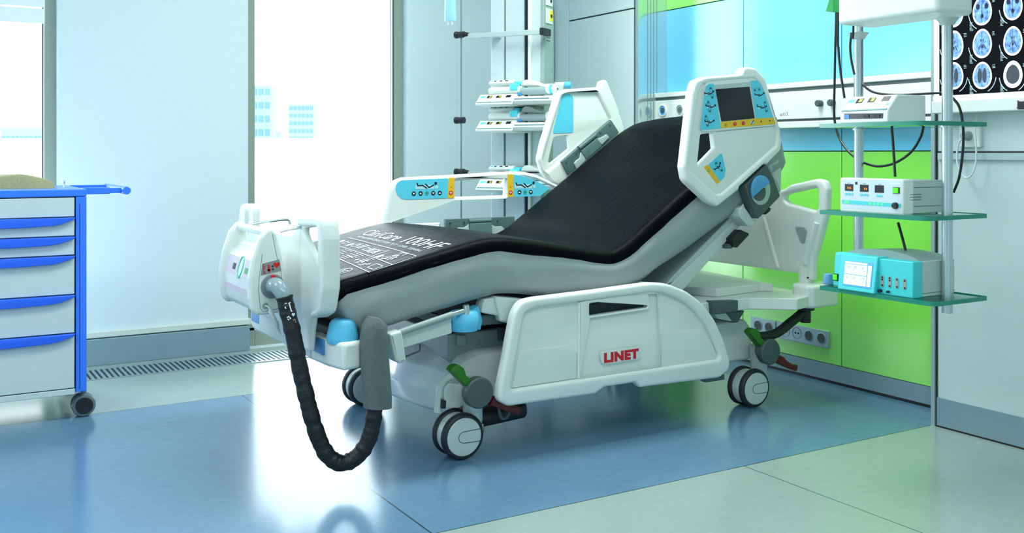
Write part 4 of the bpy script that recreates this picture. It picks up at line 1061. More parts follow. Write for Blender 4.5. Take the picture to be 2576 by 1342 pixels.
# side face: seam, CPR label, valve ring, elbow, socket
sm_ = MB(); strokes(sm_, [[(685, 588), (695, 640), (706, 680), (718, 770), (695, 778), (662, 785), (655, 775), (650, 730), (652, 700), (660, 640)]], .0011, PY0-.0004)
sm_.build('seam', dgrey_m, PU)
MB().prism(LY([(660, 664), (703, 653), (708, 682), (656, 694)], PY0-.001), 'XZ', PY0-.0012, PY0+.002).build('cpr_label', label_m, PU)
rd = MB(); Yq = PY0-.0018
for i_, ch in enumerate('CPR'):
    x_, z_ = aY(663.5+i_*1.2, 672.5+i_*8.6, Yq)
    rd.text(ch, .0125, lambda c: (x_-.0045+c.x, Yq, z_+c.y), bold=.0003)
strokes(rd, [[(676, 668), (676.5, 681)]], .006, Yq); poly(rd, [(671, 678), (682, 677), (677, 687)], Yq)
hx_, hz_ = aY(696, 667, Yq)
rd.prism([(hx_+.0105*math.sin(t)**3, hz_+(.0105/16)*(13*math.cos(t)-5*math.cos(2*t)-2*math.cos(3*t)-math.cos(4*t))) for t in [2*math.pi*k/28 for k in range(28)]], 'XZ', Yq, Yq+.0008)
rd.build('cpr_marking', red_m, PU)
dk = MB(); disc(dk, 685.5, 670.5, .0032, Yq); disc(dk, 686.5, 678, .0032, Yq); dk.build('marking_dot', ink_m, PU)
vx, vz = aY(686, 721, PY0)
MB().lathe((vx, PY0-.008, vz), (0, 1, 0), [(0, .028), (.002, .036), (.012, .038)], 36).build('valve_ring', mat('valve_grey', (120, 134, 138), .4), PU)
MB().box(vx-.008, vx+.006, PY0-.013, PY0-.004, vz+.026, vz+.036).build('valve_latch', red_m, PU, bev=.002)
hp = [(686, 722, PY0-.0), (690, 718, PY0-.035), (699, 722, PY0-.062), (711, 738, PY0-.078), (716, 748, PY0-.082)]
def P3(u, v, Y): x, z = aY(u, v, Y); return (x, Y, z)
MB().tube([P3(*p) for p in hp], .0235, 20, 6).build('hose_elbow', elbow_m, PU)
hz = [(715, 746, 2.910), (722, 778, 2.905), (735, 830, 2.895), (746, 885, 2.885), (757, 940, 2.875), (771, 1000, 2.86), (784, 1050, 2.85), (802, 1105, 2.84), (825, 1147, 2.83), (858, 1166, 2.82), (895, 1152, 2.81), (922, 1118, 2.80), (936, 1075, 2.797), (942, 1030, 2.795), (944, 1000, 2.795)]
def hr(t): return .0245+.0007*math.sin(t*150)+.0008*math.sin(t*92+1)+.0005*math.sin(t*233)
hs = MB().tube([P3(*p) for p in hz], hr, 22, 14)
HS = hs.build('air_hose', mat('hose_fabric', (13, 15, 18), .42, vary=.2, scale=20, bump=.6, bscale=45), PU, ang=80)
hw = MB()
strip = [(709, 757), (716, 757)]
def hstroke(pl, w=.003):
    for a, b in zip(pl, pl[1:]):
        A, B = Vector(P3(*a, 2.8795)), Vector(P3(*b, 2.8765)); dd = (B-A); 
        if dd.length < 1e-6: continue
        dd.normalize(); q = dd.cross(Vector((0, 1, 0))).normalized()*w/2
        hw.add([A-q, B-q, B+q, A+q], [(0, 1, 2, 3)])
hstroke([(716, 766), (717, 764), (722, 763)]); hstroke([(717, 772), (719, 777)]); hstroke([(727, 762), (733, 784)], .004); hstroke([(725, 764), (731, 761)]); hstroke([(731, 785), (736, 783)])
hstroke([(722, 800), (728, 796), (731, 803)], .004); hstroke([(724, 803), (727, 806)], .003)
hx_, hz_ = aY(738, 792, 2.8772)
hw.prism([(hx_+.005*math.sin(t)**3, hz_+(.006/16)*(13*math.cos(t)-5*math.cos(2*t)-2*math.cos(3*t)-math.cos(4*t))) for t in [2*math.pi*k/22 for k in range(22)]], 'XZ', 2.8765, 2.8775)
x_, z_ = aY(737.5, 804, 2.876)
hw.text('CPR', .011, lambda c: (x_+c.y*.9+c.x*.18, 2.8765-.0002, z_-c.x+c.y*.15))
hstroke([(735, 832), (740, 838), (744, 834)], .003); hstroke([(737, 826), (742, 822)], .003)
hw.build('hose_marking', inkw_m, HS)
# little hanging connector
sx, sz = aY(667, 770, PY0)
MB().lathe((sx, PY0-.004, sz), (0, 1, 0), [(0, .009), (.006, .011)], 20).build('sensor_socket', grey_m, PU)
cn = [(667, 770, PY0-.006), (676, 774, PY0-.02), (684, 792, PY0-.03), (694, 812, PY0-.034), (703, 836, PY0-.035)]
MB().tube([P3(*p) for p in cn], lambda t: .0026 if t < .35 else (.0075 if t < .85 else .004), 12, 6).build('sensor_plug', lgrey_m, PU)
wr = [(703, 836, PY0-.035), (712, 846, PY0-.035), (714, 838, PY0-.03), (710, 812, PY0-.022), (706, 790, PY0-.01)]
MB().tube([P3(*p) for p in wr], .0016, 8, 6).build('sensor_lead', wcable_m, PU)
# hooks over the footboard
for yy in (PY0+.012, PY1-.02):
    a = (1.0, yy, .768)
    MB().tube([(.975, yy, .758), (1.0, yy, .764), (1.06, yy, .770), (1.105, yy, .772), (1.112, yy, .755)], .0045, 8, 3).build('hook', steel_m, PU)
# ================================================================ medicine trolley
CY = 4.05
TR = thing('medicine_trolley', 'blue and white drawer trolley on castors in front of the first window', 'trolley', (.25, 4.35, 0))
xr = aY(218, 700, CY)[0]; xd = aY(189.5, 700, CY)[0]; xl = -.16
Z = lambda v, u=190: aY(u, v, CY)[1]
ztop = Z(476, 218); zsl = Z(494, 218); zbot = Z(993)
MB().box(xl, xd, CY+.012, 4.58, zbot, zsl).build('body', lgrey_m, TR, bev=.003)
MB().box(xl-.03, xr, CY-.002, 4.60, zsl, ztop).build('top', blue_m, TR, bev=.003)
MB().box(xd+.002, xr, CY, CY+.05, Z(988), zsl-.001).box(xd+.002, xr, 4.53, 4.58, Z(988), zsl-.001).box(xd+.002, xr-.006, CY+.04, 4.55, Z(985), zsl).build('corner_post', blue_m, TR, bev=.002)
MB().box(xd+.014, xd+.0165, CY-.0012, CY+.002, Z(980), Z(512)).build('post_groove', mat('deep_blue', (20, 60, 190), .4), TR)
MB().box(xl, xd-.001, CY+.001, CY+.03, zbot, Z(978)).build('plinth', drawer_m, TR, bev=.002)
seams = [546, 593.6, 642, 741, 838, 977]
prev = zsl-.004
for i, v in enumerate([546, 594, 642, 741, 838, 977]):
    z1 = prev; z0 = Z(v)+.0015
    D = MB().box(xl+.004, xd-.003, CY, CY+.02, z0, z1).build('drawer', drawer_m, TR, bev=.002)
    if i > 0:
        hh = .032
        px_ = [(xl+.01, z1+.001), (xd-.002, z1+.001), (xd-.004, z1-.006), (xd-.03, z1-.016), (xd-.055, z1-.024), (xd-.085, z1-.028), (xd-.13, z1-hh+.002), (xd-.2, z1-hh), (xl+.01, z1-hh)]
        MB().plate(px_, 'XZ', CY-.016, CY+.003, r=.003).build('drawer_handle', blued_m, D)
        px2 = [(xl+.01, z1-hh-.010), (xd-.16, z1-hh-.008), (xd-.07, z1-.034), (xd-.02, z1-.020), (xd-.07, z1-.026), (xd-.16, z1-hh), (xl+.01, z1-hh)]
    prev = Z(v)-.0025
MB().box(xl+.002, xd-.001, CY+.004, CY+.014, Z(980), zsl-.002).build('drawer_gap', ink_m, TR)
# push handle at the right hand end
xh = aY(319, 480, 4.10)[0]; zh = aY(319, 480, 4.10)[1]
for yy in (4.14, 4.50):
    a = aY(277, 485, yy)[0]
    MB().box(xr-.004, a, yy, yy+.03, zh-.013, zh+.012).box(a-.002, xh, yy+.004, yy+.026, zh-.010, zh+.010).build('handle_arm', blue_m, TR, bev=.002)
MB().cyl((xh, 4.10, zh), (xh, 4.58, zh), .0152, n=28).build('push_bar', blue_m, TR, bev=.001)
def tcastor(x, y):
    c = MB().cyl((x, y+.03, .085), (x, y+.03, zbot+.02), .012, n=16)
    c.lathe((x, y, .043), (0, 1, 0), [(0, .034), (.003, .040), (.010, .0425), (.02, .0425), (.025, .038), (.04, .038), (.046, .0425), (.056, .0425), (.062, .038)], 36)
    o = c.build('castor', mat('castor_grey', (98, 112, 118), .4) if 'castor_grey' not in MATS else MATS['castor_grey'], TR)
    MB().lathe((x, y-.002, .043), (0, 1, 0), [(0, .030), (.003, .032), (.006, .032)], 36).build('hub_cap', black_m, o)
cx0 = aY(212, 1017, 4.08)[0]
tcastor(cx0, 4.08); tcastor(xl+.05, 4.08); tcastor(cx0, 4.48); tcastor(xl+.05, 4.48)
MB().box(xr-.05, xr-.044, 4.3, 4.31, ztop-.002, ztop+.03).box(xr-.056, xr-.04, 4.29, 4.32, ztop+.022, ztop+.03).build('rail_clip', white_m, TR)
# folded towel
rows = []
x0, x1, y0, y1 = -.02, aY(136, 470, 4.22)[0], 4.20, 4.46
hgt = .046
for i in range(25):
    f = i/24; x = lerp(x0, x1, f); ed = min(1, (1-f)*5)**.5
    row = []
    for j in range(21):
        g_ = j/20; y = lerp(y0, y1, g_); e2 = min(1, min(g_, 1-g_)*8)**.5
        h = hgt*e2*(.5+.5*ed)*(1+.25*noise.noise(Vector((x*9, y*9, 0)))) + .006*math.exp(-((x-(x1-.14))/.05)**2)*e2
        row.append((x+.004*noise.noise(Vector((y*30, 1, 2))), y+.004*noise.noise(Vector((x*30, 5, 2))), ztop+h))
    rows.append(row)
tw = MB().grid(rows)
b0 = [[(p[0], p[1], ztop+.0006) for p in r] for r in (rows[0], rows[-1])]
tw.grid([rows[0], b0[0]]); tw.grid([rows[-1], b0[1]])
tw.grid([[r[0] for r in rows], [(r[0][0], r[0][1], ztop+.0006) for r in rows]]); tw.grid([[r[-1] for r in rows], [(r[-1][0], r[-1][1], ztop+.0006) for r in rows]])
tag(tw.build('towel', towel_m, None, ang=60), 'folded beige towel lying on the blue top of the trolley', 'towel')
# ================================================================ infusion station beside the window
th = math.atan2(-.853, .519); EX = Vector((math.cos(th), math.sin(th))); EY_ = Vector((-math.sin(th), math.cos(th)))
r0 = ray(1300, 385); B0 = Vector((r0[0]*4.95, r0[1]*4.95))
def aL(u, v, ly):
    r = ray(u, v); o = B0+EY_*ly; dn = r[0]*EY_.x+r[1]*EY_.y; d = (o.x*EY_.x+o.y*EY_.y)/dn
    p = Vector((r[0]*d, r[1]*d)); return ((p-B0).dot(EX), EYE+r[2]*d)
ST = thing('supply_column', 'grey metal medical supply column by the window, with two cross bars and a drip pole', 'column', (B0.x, B0.y, 0), th, local=True)
lx = lambda u, ly=0.0: aL(u, 385, ly)[0]
c = MB().box(lx(1235), lx(1267), 0, .10, .25, HC).box(lx(1270), lx(1322), .004, .10, .25, HC)
c.box(lx(1337), lx(1360), .004, .10, .25, HC)
c.build('column', mat('column_grey', (200, 214, 216), .4, .1), ST, bev=.003)
MB().box(lx(1240), lx(1358), .014, .095, .25, HC).build('column_core', ink_m, ST)
MB().box(lx(1330), lx(1337.5), -.012, .02, .25, HC).build('cable_rail', white_m, ST, bev=.002)
MB().box(lx(1320), lx(1325), -.002, .02, .25, HC).build('cable_slot', ink_m, ST)
MB().box(lx(1360), lx(1360)+.018, .0, .105, .25, HC).build('side_panel', mat('column_side_shade', (150, 166, 164), .45), ST, bev=.002)  # shade of the side face painted in as a darker grey
XS = lx(1360)+.018
def sideq(name, v0, v1, y0, y1, m, th=.004, par=None):
    z0 = aL(1375, v1, .05)[1]; z1 = aL(1375, v0, .05)[1]
    return MB().box(XS, XS+th, y0, y1, z0, z1).build(name, m, par or ST, bev=.001)
s1 = sideq('socket_plate', -20, 15, .02, .092, white_m); s2 = sideq('socket_plate', 22, 60, .02, .092, white_m)
o_ = MB().box(XS+.004, XS+.006, .055, .09, aL(1375, 53, .05)[1], aL(1375, 26, .05)[1]).build('socket_insert', mat('socket_yellow', (236, 214, 40), .45), s2)
MB().cyl((XS+.006, .072, aL(1375, 40, .05)[1]), (XS+.008, .072, aL(1375, 40, .05)[1]), .009, n=16).build('socket_hole', ink_m, s2)
MB().cyl((XS+.004, .072, aL(1375, 2, .05)[1]), (XS+.006, .072, aL(1375, 2, .05)[1]), .009, n=16).build('socket_hole', ink_m, s1)
vs = MB()
for k in range(4):
    z = aL(1372, 78+k*8, .05)[1]; vs.box(XS, XS+.0015, .03, .07, z-.004, z)
vs.build('vent_slots', dgrey_m, ST)
# cross bars, pole, clamps
AP = -.06
def bar(v0, v1, u0, u1):
    p, q = aL(u0, v0, AP), aL(u1, v1, AP); z = (p[1]+q[1])/2
    o = MB().box(p[0], q[0], AP-.008, AP+.008, z-.0125, z+.0125).build('cross_bar', lgrey_m, ST, bev=.002); return z
zb1 = bar(92, 80, 1168, 1362)
zb2 = aL(1190, 438, AP)[1]
MB().box(aL(1168, 438, AP)[0], lx(1340), AP-.008, AP+.008, zb2-.0125, zb2+.0125).build('cross_bar', lgrey_m, ST, bev=.002)
xe_ = aL(1365, 80, AP)[0]
MB().box(xe_-.01, xe_+.012, AP-.014, AP+.07, zb1-.016, zb1+.018).build('bar_clamp', black_m, ST, bev=.002)
MB().box(lx(1338), lx(1352), AP-.01, .01, zb2-.016, zb2+.018).build('bar_clamp', black_m, ST, bev=.002)
MB().box(lx(1242), lx(1262), AP-.006, .004, zb1-.010, zb1+.010).box(lx(1242), lx(1262), AP-.006, .004, zb2-.010, zb2+.010).build('bar_bracket', lgrey_m, ST)
xp = aL(1159.5, 300, AP)[0]
MB().cyl((xp, AP, .25), (xp, AP, 2.2), .0055, n=16).build('drip_pole', mat('pole_grey', (132, 150, 152), .35, .5), ST)
for v in (88, 303, 433):
    z = aL(1157, v, AP)[1]; k = MB()
    k.cyl((xp+.022, AP-.004, z), (xp-.012, AP-.004, z), .016, n=20)
    k.lathe((xp-.012, AP-.004, z), (-1, 0, 0), [(0, .012), (.006, .018), (.018, .018), (.022, .012)], 10)
    if v != 303: k.cyl((xp+.02, AP-.004, z), (xp+.045, AP-.004, z), .014, .009, n=16)
    k.build('pole_clamp', black_m, ST, ang=40)
# drip bag hung from the pole
BG = thing('drip_bag', 'clear bluish drip bag hanging high on the thin pole by the window', 'bag', (B0.x+EX.x*(xp-.05), B0.y+EX.y*(xp-.05), 1.6), th, local=True)
bz0 = aL(1140, 52, AP-.02)[1]-1.6; bw = .068/2
rw = []
for i in range(9):
    f = i/8; z = lerp(bz0, bz0+.24, f); wv = bw*(1-.12*f)*(1+.03*math.sin(i*2)); dp = .012*math.sin(math.pi*min(1, f*1.1+.05))+.004
    rw.append([(wv*math.cos(a), AP-.02+dp*math.sin(a), z) for a in [2*math.pi*k/16 for k in range(16)]])
b_ = MB().grid(rw, closed=True); b_.add(rw[0], [tuple(range(16))]); b_.add(rw[-1], [tuple(range(16))])
b_.build('pouch', mat('drip_liquid', (170, 222, 240), .15, coat=.5), BG)
tb = MB()
for dx_ in (-.012, .012): tb.cyl((dx_, AP-.02, bz0-.02), (dx_, AP-.02, bz0+.002), .004, n=10)
tb.tube([(0, AP-.02, bz0+.238), (0, AP-.01, bz0+.29), (.05, AP, bz0+.31)], .002, 8, 4)
tb.build('ports', wcable_m, BG)
# ---- pumps
K5 = lambda x, y, ox=0, oy=0: (1180+x/8.946+ox, 190+y/8.946+oy)
led2_m = mat('amber_display', (150, 150, 40), .4, emit=.25)
def pumps(oy, where, top):
    ly = -.22; zref = aL(1300, 245+oy, ly)[1]
    P = lambda x, y: aL(*K5(x, y, 0, oy), ly)
    R = thing('syringe_pump', 'white syringe pump with turquoise clamp, '+where, 'pump', (B0.x+EX.x*-.05+EY_.x*-.12, B0.y+EX.y*-.05+EY_.y*-.12, zref), th, 'syringe pumps on the supply column', local=True)
    o0 = Vector((-.05, -.12, zref))
    L = lambda x, y, z: (x-o0.x, y-o0.y, z-o0.z)
    def LB(mb):
        mb.v = [Vector(L(*v)) for v in mb.v]; return mb
    x0 = P(130, 640)[0]; x1 = P(960, 620)[0]; x2 = P(1890, 560)[0]
    zb = P(500, 690)[1]; zf0 = P(500, 635)[1]; zf1 = P(500, 412)[1]
    # wedge front: prism in Y-Z along X
    m = MB().prism([(ly, zf0), (ly+.004, zb+.004), (ly+.03, zb), (-.02, zb), (-.02, zf1-.01), (ly+.05, zf1)], 'YZ', x0, x1)
    zc1 = P(1500, 455)[1]; zc0 = P(1500, 640)[1]
    m.prism([(ly+.005, P(1500, 560)[1]), (ly+.02, zc0), (-.02, zc0), (-.02, zc1-.004), (ly+.02, zc1)], 'YZ', x1-.002, x2)
    LB(m).build('body', white_m, R, bev=.004)
    def face(name, xa_, xb_, f0, f1, mt, off=.001):
        # quad on the sloping front of the panel; f from bottom 0 to top 1
        a = Vector((ly, zf0)); b = Vector((ly+.05, zf1)); d = b-a; nn = Vector((-d.y, d.x)).normalized()
        if nn.x > 0: nn = -nn
        p, q = a+d*f0+nn*off, a+d*f1+nn*off
        mm = MB().prism([tuple(p), tuple(q), tuple(q-nn*off*1.8), tuple(p-nn*off*1.8)], 'YZ', lerp(x0, x1, xa_), lerp(x0, x1, xb_))
        return LB(mm).build(name, mt, R)
    face('display', .24, .37, .60, .84, screen_m); face('display', .49, .62, .60, .84, screen_m); face('display', .75, .88, .62, .86, screen_m)
    face('digits', .31, .36, .62, .80, led2_m, .002); face('digits', .57, .615, .62, .80, led2_m, .002)
    face('label', .06, .19, .62, .80, sky_m); face('stripe', .03, .97, .10, .20, mat('stripe_green', (96, 140, 140), .4) if 'stripe_green' not in MATS else MATS['stripe_green'])
    for k in range(6): face('key', .24+k*.078+(.02 if k > 2 else 0), .29+k*.078+(.02 if k > 2 else 0), .32, .48, mat('key_sand', (206, 214, 190), .5) if 'key_sand' not in MATS else MATS['key_sand'])
    sp_ = MB().box(x1+.008, P(1780, 500)[0], ly+.0185, ly+.03, P(1500, 515)[1]-.001, P(1500, 490)[1]); sp_ = MB().box(x1+.008, P(1780, 500)[0], ly+.0085, ly+.02, P(1400, 528)[1], P(1400, 504)[1])
    LB(sp_).build('stripe', MATS['stripe_green'], R)
    yc = ly+.075; zc = (P(600, 240)[1]+P(600, 405)[1])/2; rr_ = (P(600, 240)[1]-P(600, 405)[1])/2
    LB(MB().lathe((P(275, 320)[0], yc, zc), (1, 0, 0), [(0, rr_*.25), (.004, rr_*.25), (.0042, rr_*.8), (.012, rr_), (P(970, 300)[0]-P(275, 320)[0]-.004, rr_), (P(970, 300)[0]-P(275, 320)[0], rr_*1.15), (P(1010, 300)[0]-P(275, 320)[0], rr_*1.15)], 28)).build('syringe_holder', white_m, R, ang=50)
    c0, c1 = P(785, 300)[0], P(965, 300)[0]
    LB(MB().box(c0, c1, yc-rr_-.006, yc+rr_*.6, zc-rr_*.1, zc+rr_+.012)).build('syringe_clamp', mat('clamp_cyan', (92, 226, 244), .35) if 'clamp_cyan' not in MATS else MATS['clamp_cyan'], R, bev=.006)
    LB(MB().box(c1-.004, c1+.022, yc-rr_*.9, yc, zc-rr_-.008, zc-rr_+.006)).build('clamp_foot', cap2_m, R, bev=.003)
    b0_ = P(1000, 300)[0]; b1_ = P(1620, 300)[0]; rb_ = rr_*1.02
    LB(MB().cyl((b0_-.01, yc, zc-.006), (b1_, yc, zc-.006), rb_, n=28)).build('syringe_barrel', mat('barrel_grey', (150, 170, 172), .15, coat=.6) if 'barrel_grey' not in MATS else MATS['barrel_grey'], R)
    pr = [(0, rb_*1.15), (.008, rb_*1.3), (.018, rb_*1.3)]
    xq = P(1600, 300)[0]
    LB(MB().lathe((xq, yc, zc), (1, 0, 0), pr, 32)).build('plunger_head', white_m, R, ang=50)
    LB(MB().lathe((xq+.018, yc, zc), (1, 0, 0), [(0, rb_*1.18), (.014, rb_*1.18)], 32)).build('plunger_ring', MATS['clamp_cyan'], R)
    LB(MB().lathe((xq+.032, yc, zc), (1, 0, 0), [(0, rb_*1.15), (.016, rb_*1.12), (.022, rb_*.9)], 32).box(xq+.034, xq+.05, yc-.01, -.04, zc-.03, zc+.02).box(xq+.04, xq+.052, yc-.004, yc+.02, zc0+.01, zc+.01)).build('drive_head', white_m, R, ang=50)
    LB(MB().cyl((xq+.053, yc, zc), (xq+.0552, yc, zc), .005, n=12)).build('drive_button', ink_m, R)
    LB(MB().box(-.02, .03, -.03, .0, zb+.01, zb+.05)).build('mount', dgrey_m, R)
    # upper small pump standing behind
    l2 = -.12
    P2 = lambda x, y: aL(*K5(x, y, 0, oy), l2)
    zz1 = P2(700, 100)[1]; zz0 = P2(700, 195)[1]; xa_, xb_ = P2(430, 150)[0], P2(985, 150)[0]
    R2 = thing('infusion_pump', 'small infusion pump standing behind, '+where, 'pump', (B0.x, B0.y, zz0), th, 'small infusion pumps on the supply column', local=True)
    S = lambda mb: (setattr(mb, 'v', [Vector((v.x, v.y, v.z-zz0)) for v in mb.v]), mb)[1]
    S(MB().prism([(l2, zz0+.006), (l2+.01, zz0-.004), (-.01, zz0-.01), (-.01, zz1-.004), (l2+.02, zz1)], 'YZ', xa_, xb_)).build('body', white_m, R2, bev=.003)
    def f2(name, a, b, f0, f1, mt):
        p0 = Vector((l2, zz0+.006)); d = Vector((.02, zz1-zz0-.006)); nn = Vector((-d.y, d.x)).normalized()
        p, q = p0+d*f0+nn*.001, p0+d*f1+nn*.001
        S(MB().prism([tuple(p), tuple(q), tuple(q-nn*.002), tuple(p-nn*.002)], 'YZ', lerp(xa_, xb_, a), lerp(xa_, xb_, b))).build(name, mt, R2)
    f2('display', .20, .29, .52, .82, screen_m); f2('display', .42, .52, .52, .82, screen_m); f2('display', .64, .75, .56, .86, screen_m); f2('label', .06, .14, .55, .8, sky_m); f2('digits', .25, .285, .55, .78, led2_m)
    S(MB().box(xb_-.006, xb_+.03, l2+.01, -.02, zz0-.008, zz1-.008)).build('door_latch', MATS['clamp_cyan'], R2, bev=.006)
    hp_ = [P2(*q) for q in [(1120, 240), (1170, 140), (1230, 92), (1320, 90), (1450, 150), (1590, 200), (1640, 250)]]
    S(MB().plate(fillet(hp_, .01, 3), 'XZ', l2+.01, -.012, r=.008)).build('housing', white_m, R2)
    if top:
        a = P2(1830, 205); b = P2(2040, 205); e = P2(2180, 210); rz = (P2(2040, 140)[1]-P2(2040, 290)[1])/2
        S(MB().cyl((a[0], -.06, a[1]), (b[0], -.06, a[1]), rz*.9, n=28).box(hp_[-1][0]-.02, a[0]+.02, -.075, -.03, a[1]-.02, a[1]+.008)).build('side_knob', white_m, R2, ang=40)
        S(MB().lathe((b[0], -.06, a[1]), (1, 0, 0), [(0, rz), (.006, rz*1.04), (e[0]-b[0]-.006, rz), (e[0]-b[0], rz*.85)], 28)).build('knob_cap', cap_m, R2, ang=40)
pumps(0, 'topmost of the three on the column', True)
pumps(66.5, 'second of the three on the column', False)
pumps(216, 'lowest on the column, half hidden by the bed rail', False)
# grey cable on the wall beside the column
pc = [aX(u, v, XR-.012) for u, v in [(1375, -10), (1388, 5), (1394, 40), (1395, 100), (1395, 205)]]
tag(MB().tube([(XR-.012, y, z) for y, z in pc], .004, 8, 5).build('wall_cable', mat('grey_cable', (110, 128, 128), .5)), 'thin grey cable hanging down the pale wall right of the supply column', 'cable')
# ================================================================ bed-head supply rail on the bay wall
XS_ = XB-.075
SR = thing('supply_rail', 'long white bed-head supply rail with gas outlets on the blue bay wall', 'rail', (XB-.03, 3.2, 1.05))
yl_ = aX(1637, 260, XS_)[0]; yr_ = YB0+.004
zA = aX(1637, 236, XS_)[1]; zB = aX(1637, 247.5, XS_)[1]; zC = aX(1637, 255, XS_)[1]; zD = aX(2040, 298, XS_)[1]; zE = aX(2040, 304, XS_)[1]; zF = aX(2040, 321, XS_)[1]
MB().box(XS_, XB-.0, yr_, yl_, zB, zA).build('top_strip', white_m, SR, bev=.003)
MB().box(XS_+.008, XB, yr_, yl_, zC, zB).box(XS_+.008, XB, yr_, yl_, zE, zD).build('dark_groove', dgrey_m, SR)  # dark grey stripes set back between the white strips
MB().box(XS_, XB, yr_, yl_, zD, zC).build('front_panel', white_m, SR, bev=.002)
MB().box(XS_, XB, yr_, yl_, zF, zE).build('lower_strip', white_m, SR, bev=.003)
for (u, v, m) in ((1668, 278.5, mat('outlet_blue', (96, 176, 246), .4)), (1711.5, 277, mat('outlet_grey', (130, 160, 164), .4))):
    y, z = aX(u, v, XS_)
    o = MB().lathe((XS_, y, z), (-1, 0, 0), [(-.004, .033), (.004, .033), (.007, .030), (.0075, .026), (.003, .0255)], 36).build('gas_outlet', white_m, SR)
    MB().lathe((XS_, y, z), (-1, 0, 0), [(-.002, .0255), (.0035, .0255), (.0045, .0165)], 32).build('outlet_ring', m, o)
    MB().cyl((XS_+.002, y, z), (XS_-.005, y, z), .0155, n=28).build('outlet_core', dgrey_m, o)
for u, v in ((2057, 260), (2088, 258.5)):
    y, z = aX(u, v, XS_-.02)
    MB().lathe((XS_, y, z), (-1, 0, 0), [(0, .014), (.022, .0145), (.026, .012)], 28).build('knob', dgrey_m, SR)
ty, tz = aX(1961, 292, XS_)
MB().text('unll.', .026, lambda c: (XS_-.0006, ty-c.x, tz+c.y), shear=.35, spacing=1.25).build('lettering', ink_m, SR)
# ================================================================ sockets on the lime wall
K = lambda x, y: (1780+x/7.36, 700+y/7.36)
def socket_panel(name, q, label, items):
    pts = LX([K(*p) for p in q], XB); ys_ = [p[0] for p in pts]; zs_ = [p[1] for p in pts]
    y0, y1 = min(ys_), max(ys_)
    R = thing(name, label, 'socket', (XB, (y0+y1)/2, sum(zs_)/4), group=None)
    z0, z1 = items['z']
    MB().box(XB-.012, XB+.001, y0, y1, z0, z1).build('plate', mat('socket_silver', (172, 192, 208), .35, .4) if 'socket_silver' not in MATS else MATS['socket_silver'], R, bev=.002)
    for x, y in items.get('round', []):
        yy, zz_ = aX(*K(x, y), XB-.012)
        o = MB().lathe((XB-.012, yy, zz_), (-1, 0, 0), [(-.004, .026), (.002, .026), (.003, .0225), (.001, .022)], 30).build('socket', MATS['socket_silver'], R)
        MB().cyl((XB-.0135, yy, zz_), (XB-.0138, yy, zz_), .0205, n=28).build('recess', dgrey_m, o)
        h = MB()
        for s in (-1, 1): h.cyl((XB-.0138, yy+s*.0075, zz_), (XB-.0145, yy+s*.0075, zz_), .0028, n=10)
        h.build('pin_holes', black_m, o)
    for x, y in items.get('data', []):
        yy, zz_ = aX(*K(x, y), XB-.012); h = MB()
        n_ = 28
        for k in range(n_):
            a0, a1 = 2*math.pi*k/n_, 2*math.pi*(k+1)/n_
            f = lambda a, r: (yy+r*math.cos(a), zz_+r*math.sin(a)); h.prism([f(a0, .0252), f(a1, .0252), f(a1, .026), f(a0, .026)], 'YZ', XB-.0132, XB-.0118)
        for s in (-1, 1): h.prism(circ(yy+s*.009, zz_, .0045, 14), 'YZ', XB-.0132, XB-.0118)
        h.build('data_ports', ink_m, R)
    return R
zpa = [aX(*K(832, 703), XB)[1], aX(*K(2270, 990), XB)[1]]; zpb = [aX(*K(2270, 1305), XB)[1], aX(*K(832, 940), XB)[1]]
zt_, zb_2 = sum(zpa)/2, aX(*K(2270, 1305), XB)[1]
socket_panel('wall_socket', [(832, 703), (1285, 795), (1285, 1100), (832, 930)], 'shorter silver socket panel on the lime wall, partly behind the black bed arm', {'z': (zb_2, zt_), 'round': [(935, 875), (1135, 915)]})
socket_panel('wall_socket', [(1312, 850), (2270, 990), (2270, 1305), (1312, 1105)], 'longer silver socket panel on the lime wall, right of the black bed arm', {'z': (zb_2, zt_), 'round': [(1875, 1070), (2105, 1120)], 'data': [(1440, 985), (1655, 1020)]})
# ================================================================ scan viewer on the right wall
XV = XR-.055
VW = thing('scan_viewer', 'wall light box with rows of blue brain scans on black film', 'light box', (XR, 1.9, 1.3))
yl2 = aX(2348, 150, XV)[0]; yf = aX(2363, 150, XV)[0]
zf = aX(2450, 237, XV)[1]; zf2 = aX(2450, 248, XV)[1]; zf3 = aX(2450, 283, XV)[1]; ztp = 1.62; yend = .95
MB().box(XV+.004, XR+.005, yend, yl2, zf3, ztp+.03).build('housing', white_m, VW, bev=.004)
MB().box(XV, XV+.006, yf, yl2-.003, zf, ztp).build('lit_margin', mat('lit_panel', (240, 250, 255), .4, emit=.9), VW)
MB().box(XV-.001, XV+.006, yend, yl2, zf2, zf-.0005).build('film_ledge', MATS['lit_panel'], VW)
MB().box(XV-.012, XV+.01, yend, yl2, zf3, zf2-.003).build('control_strip', white_m, VW, bev=.004)
y, z = aX(2567, 265, XV-.014); MB().box(XV-.020, XV-.008, y-.022, y+.008, z-.013, z+.013).build('switch', black_m, VW, bev=.002)
y, z = aX(2560, 254, XV-.014); MB().box(XV-.0135, XV-.010, y-.003, y+.003, z-.0014, z+.0014).build('indicator', red_m, VW)
y, z = aX(2560, 271, XV-.014); MB().box(XV-.0128, XV-.010, y-.005, y+.005, z-.001, z+.001).build('switch_mark', ink_m, VW)
MB().box(XV-.0015, XV+.006, yend+.01, yf-.0005, zf+.001, ztp-.005).build('film', mat('black_film', (4, 6, 11), .35, spec=.08), VW)
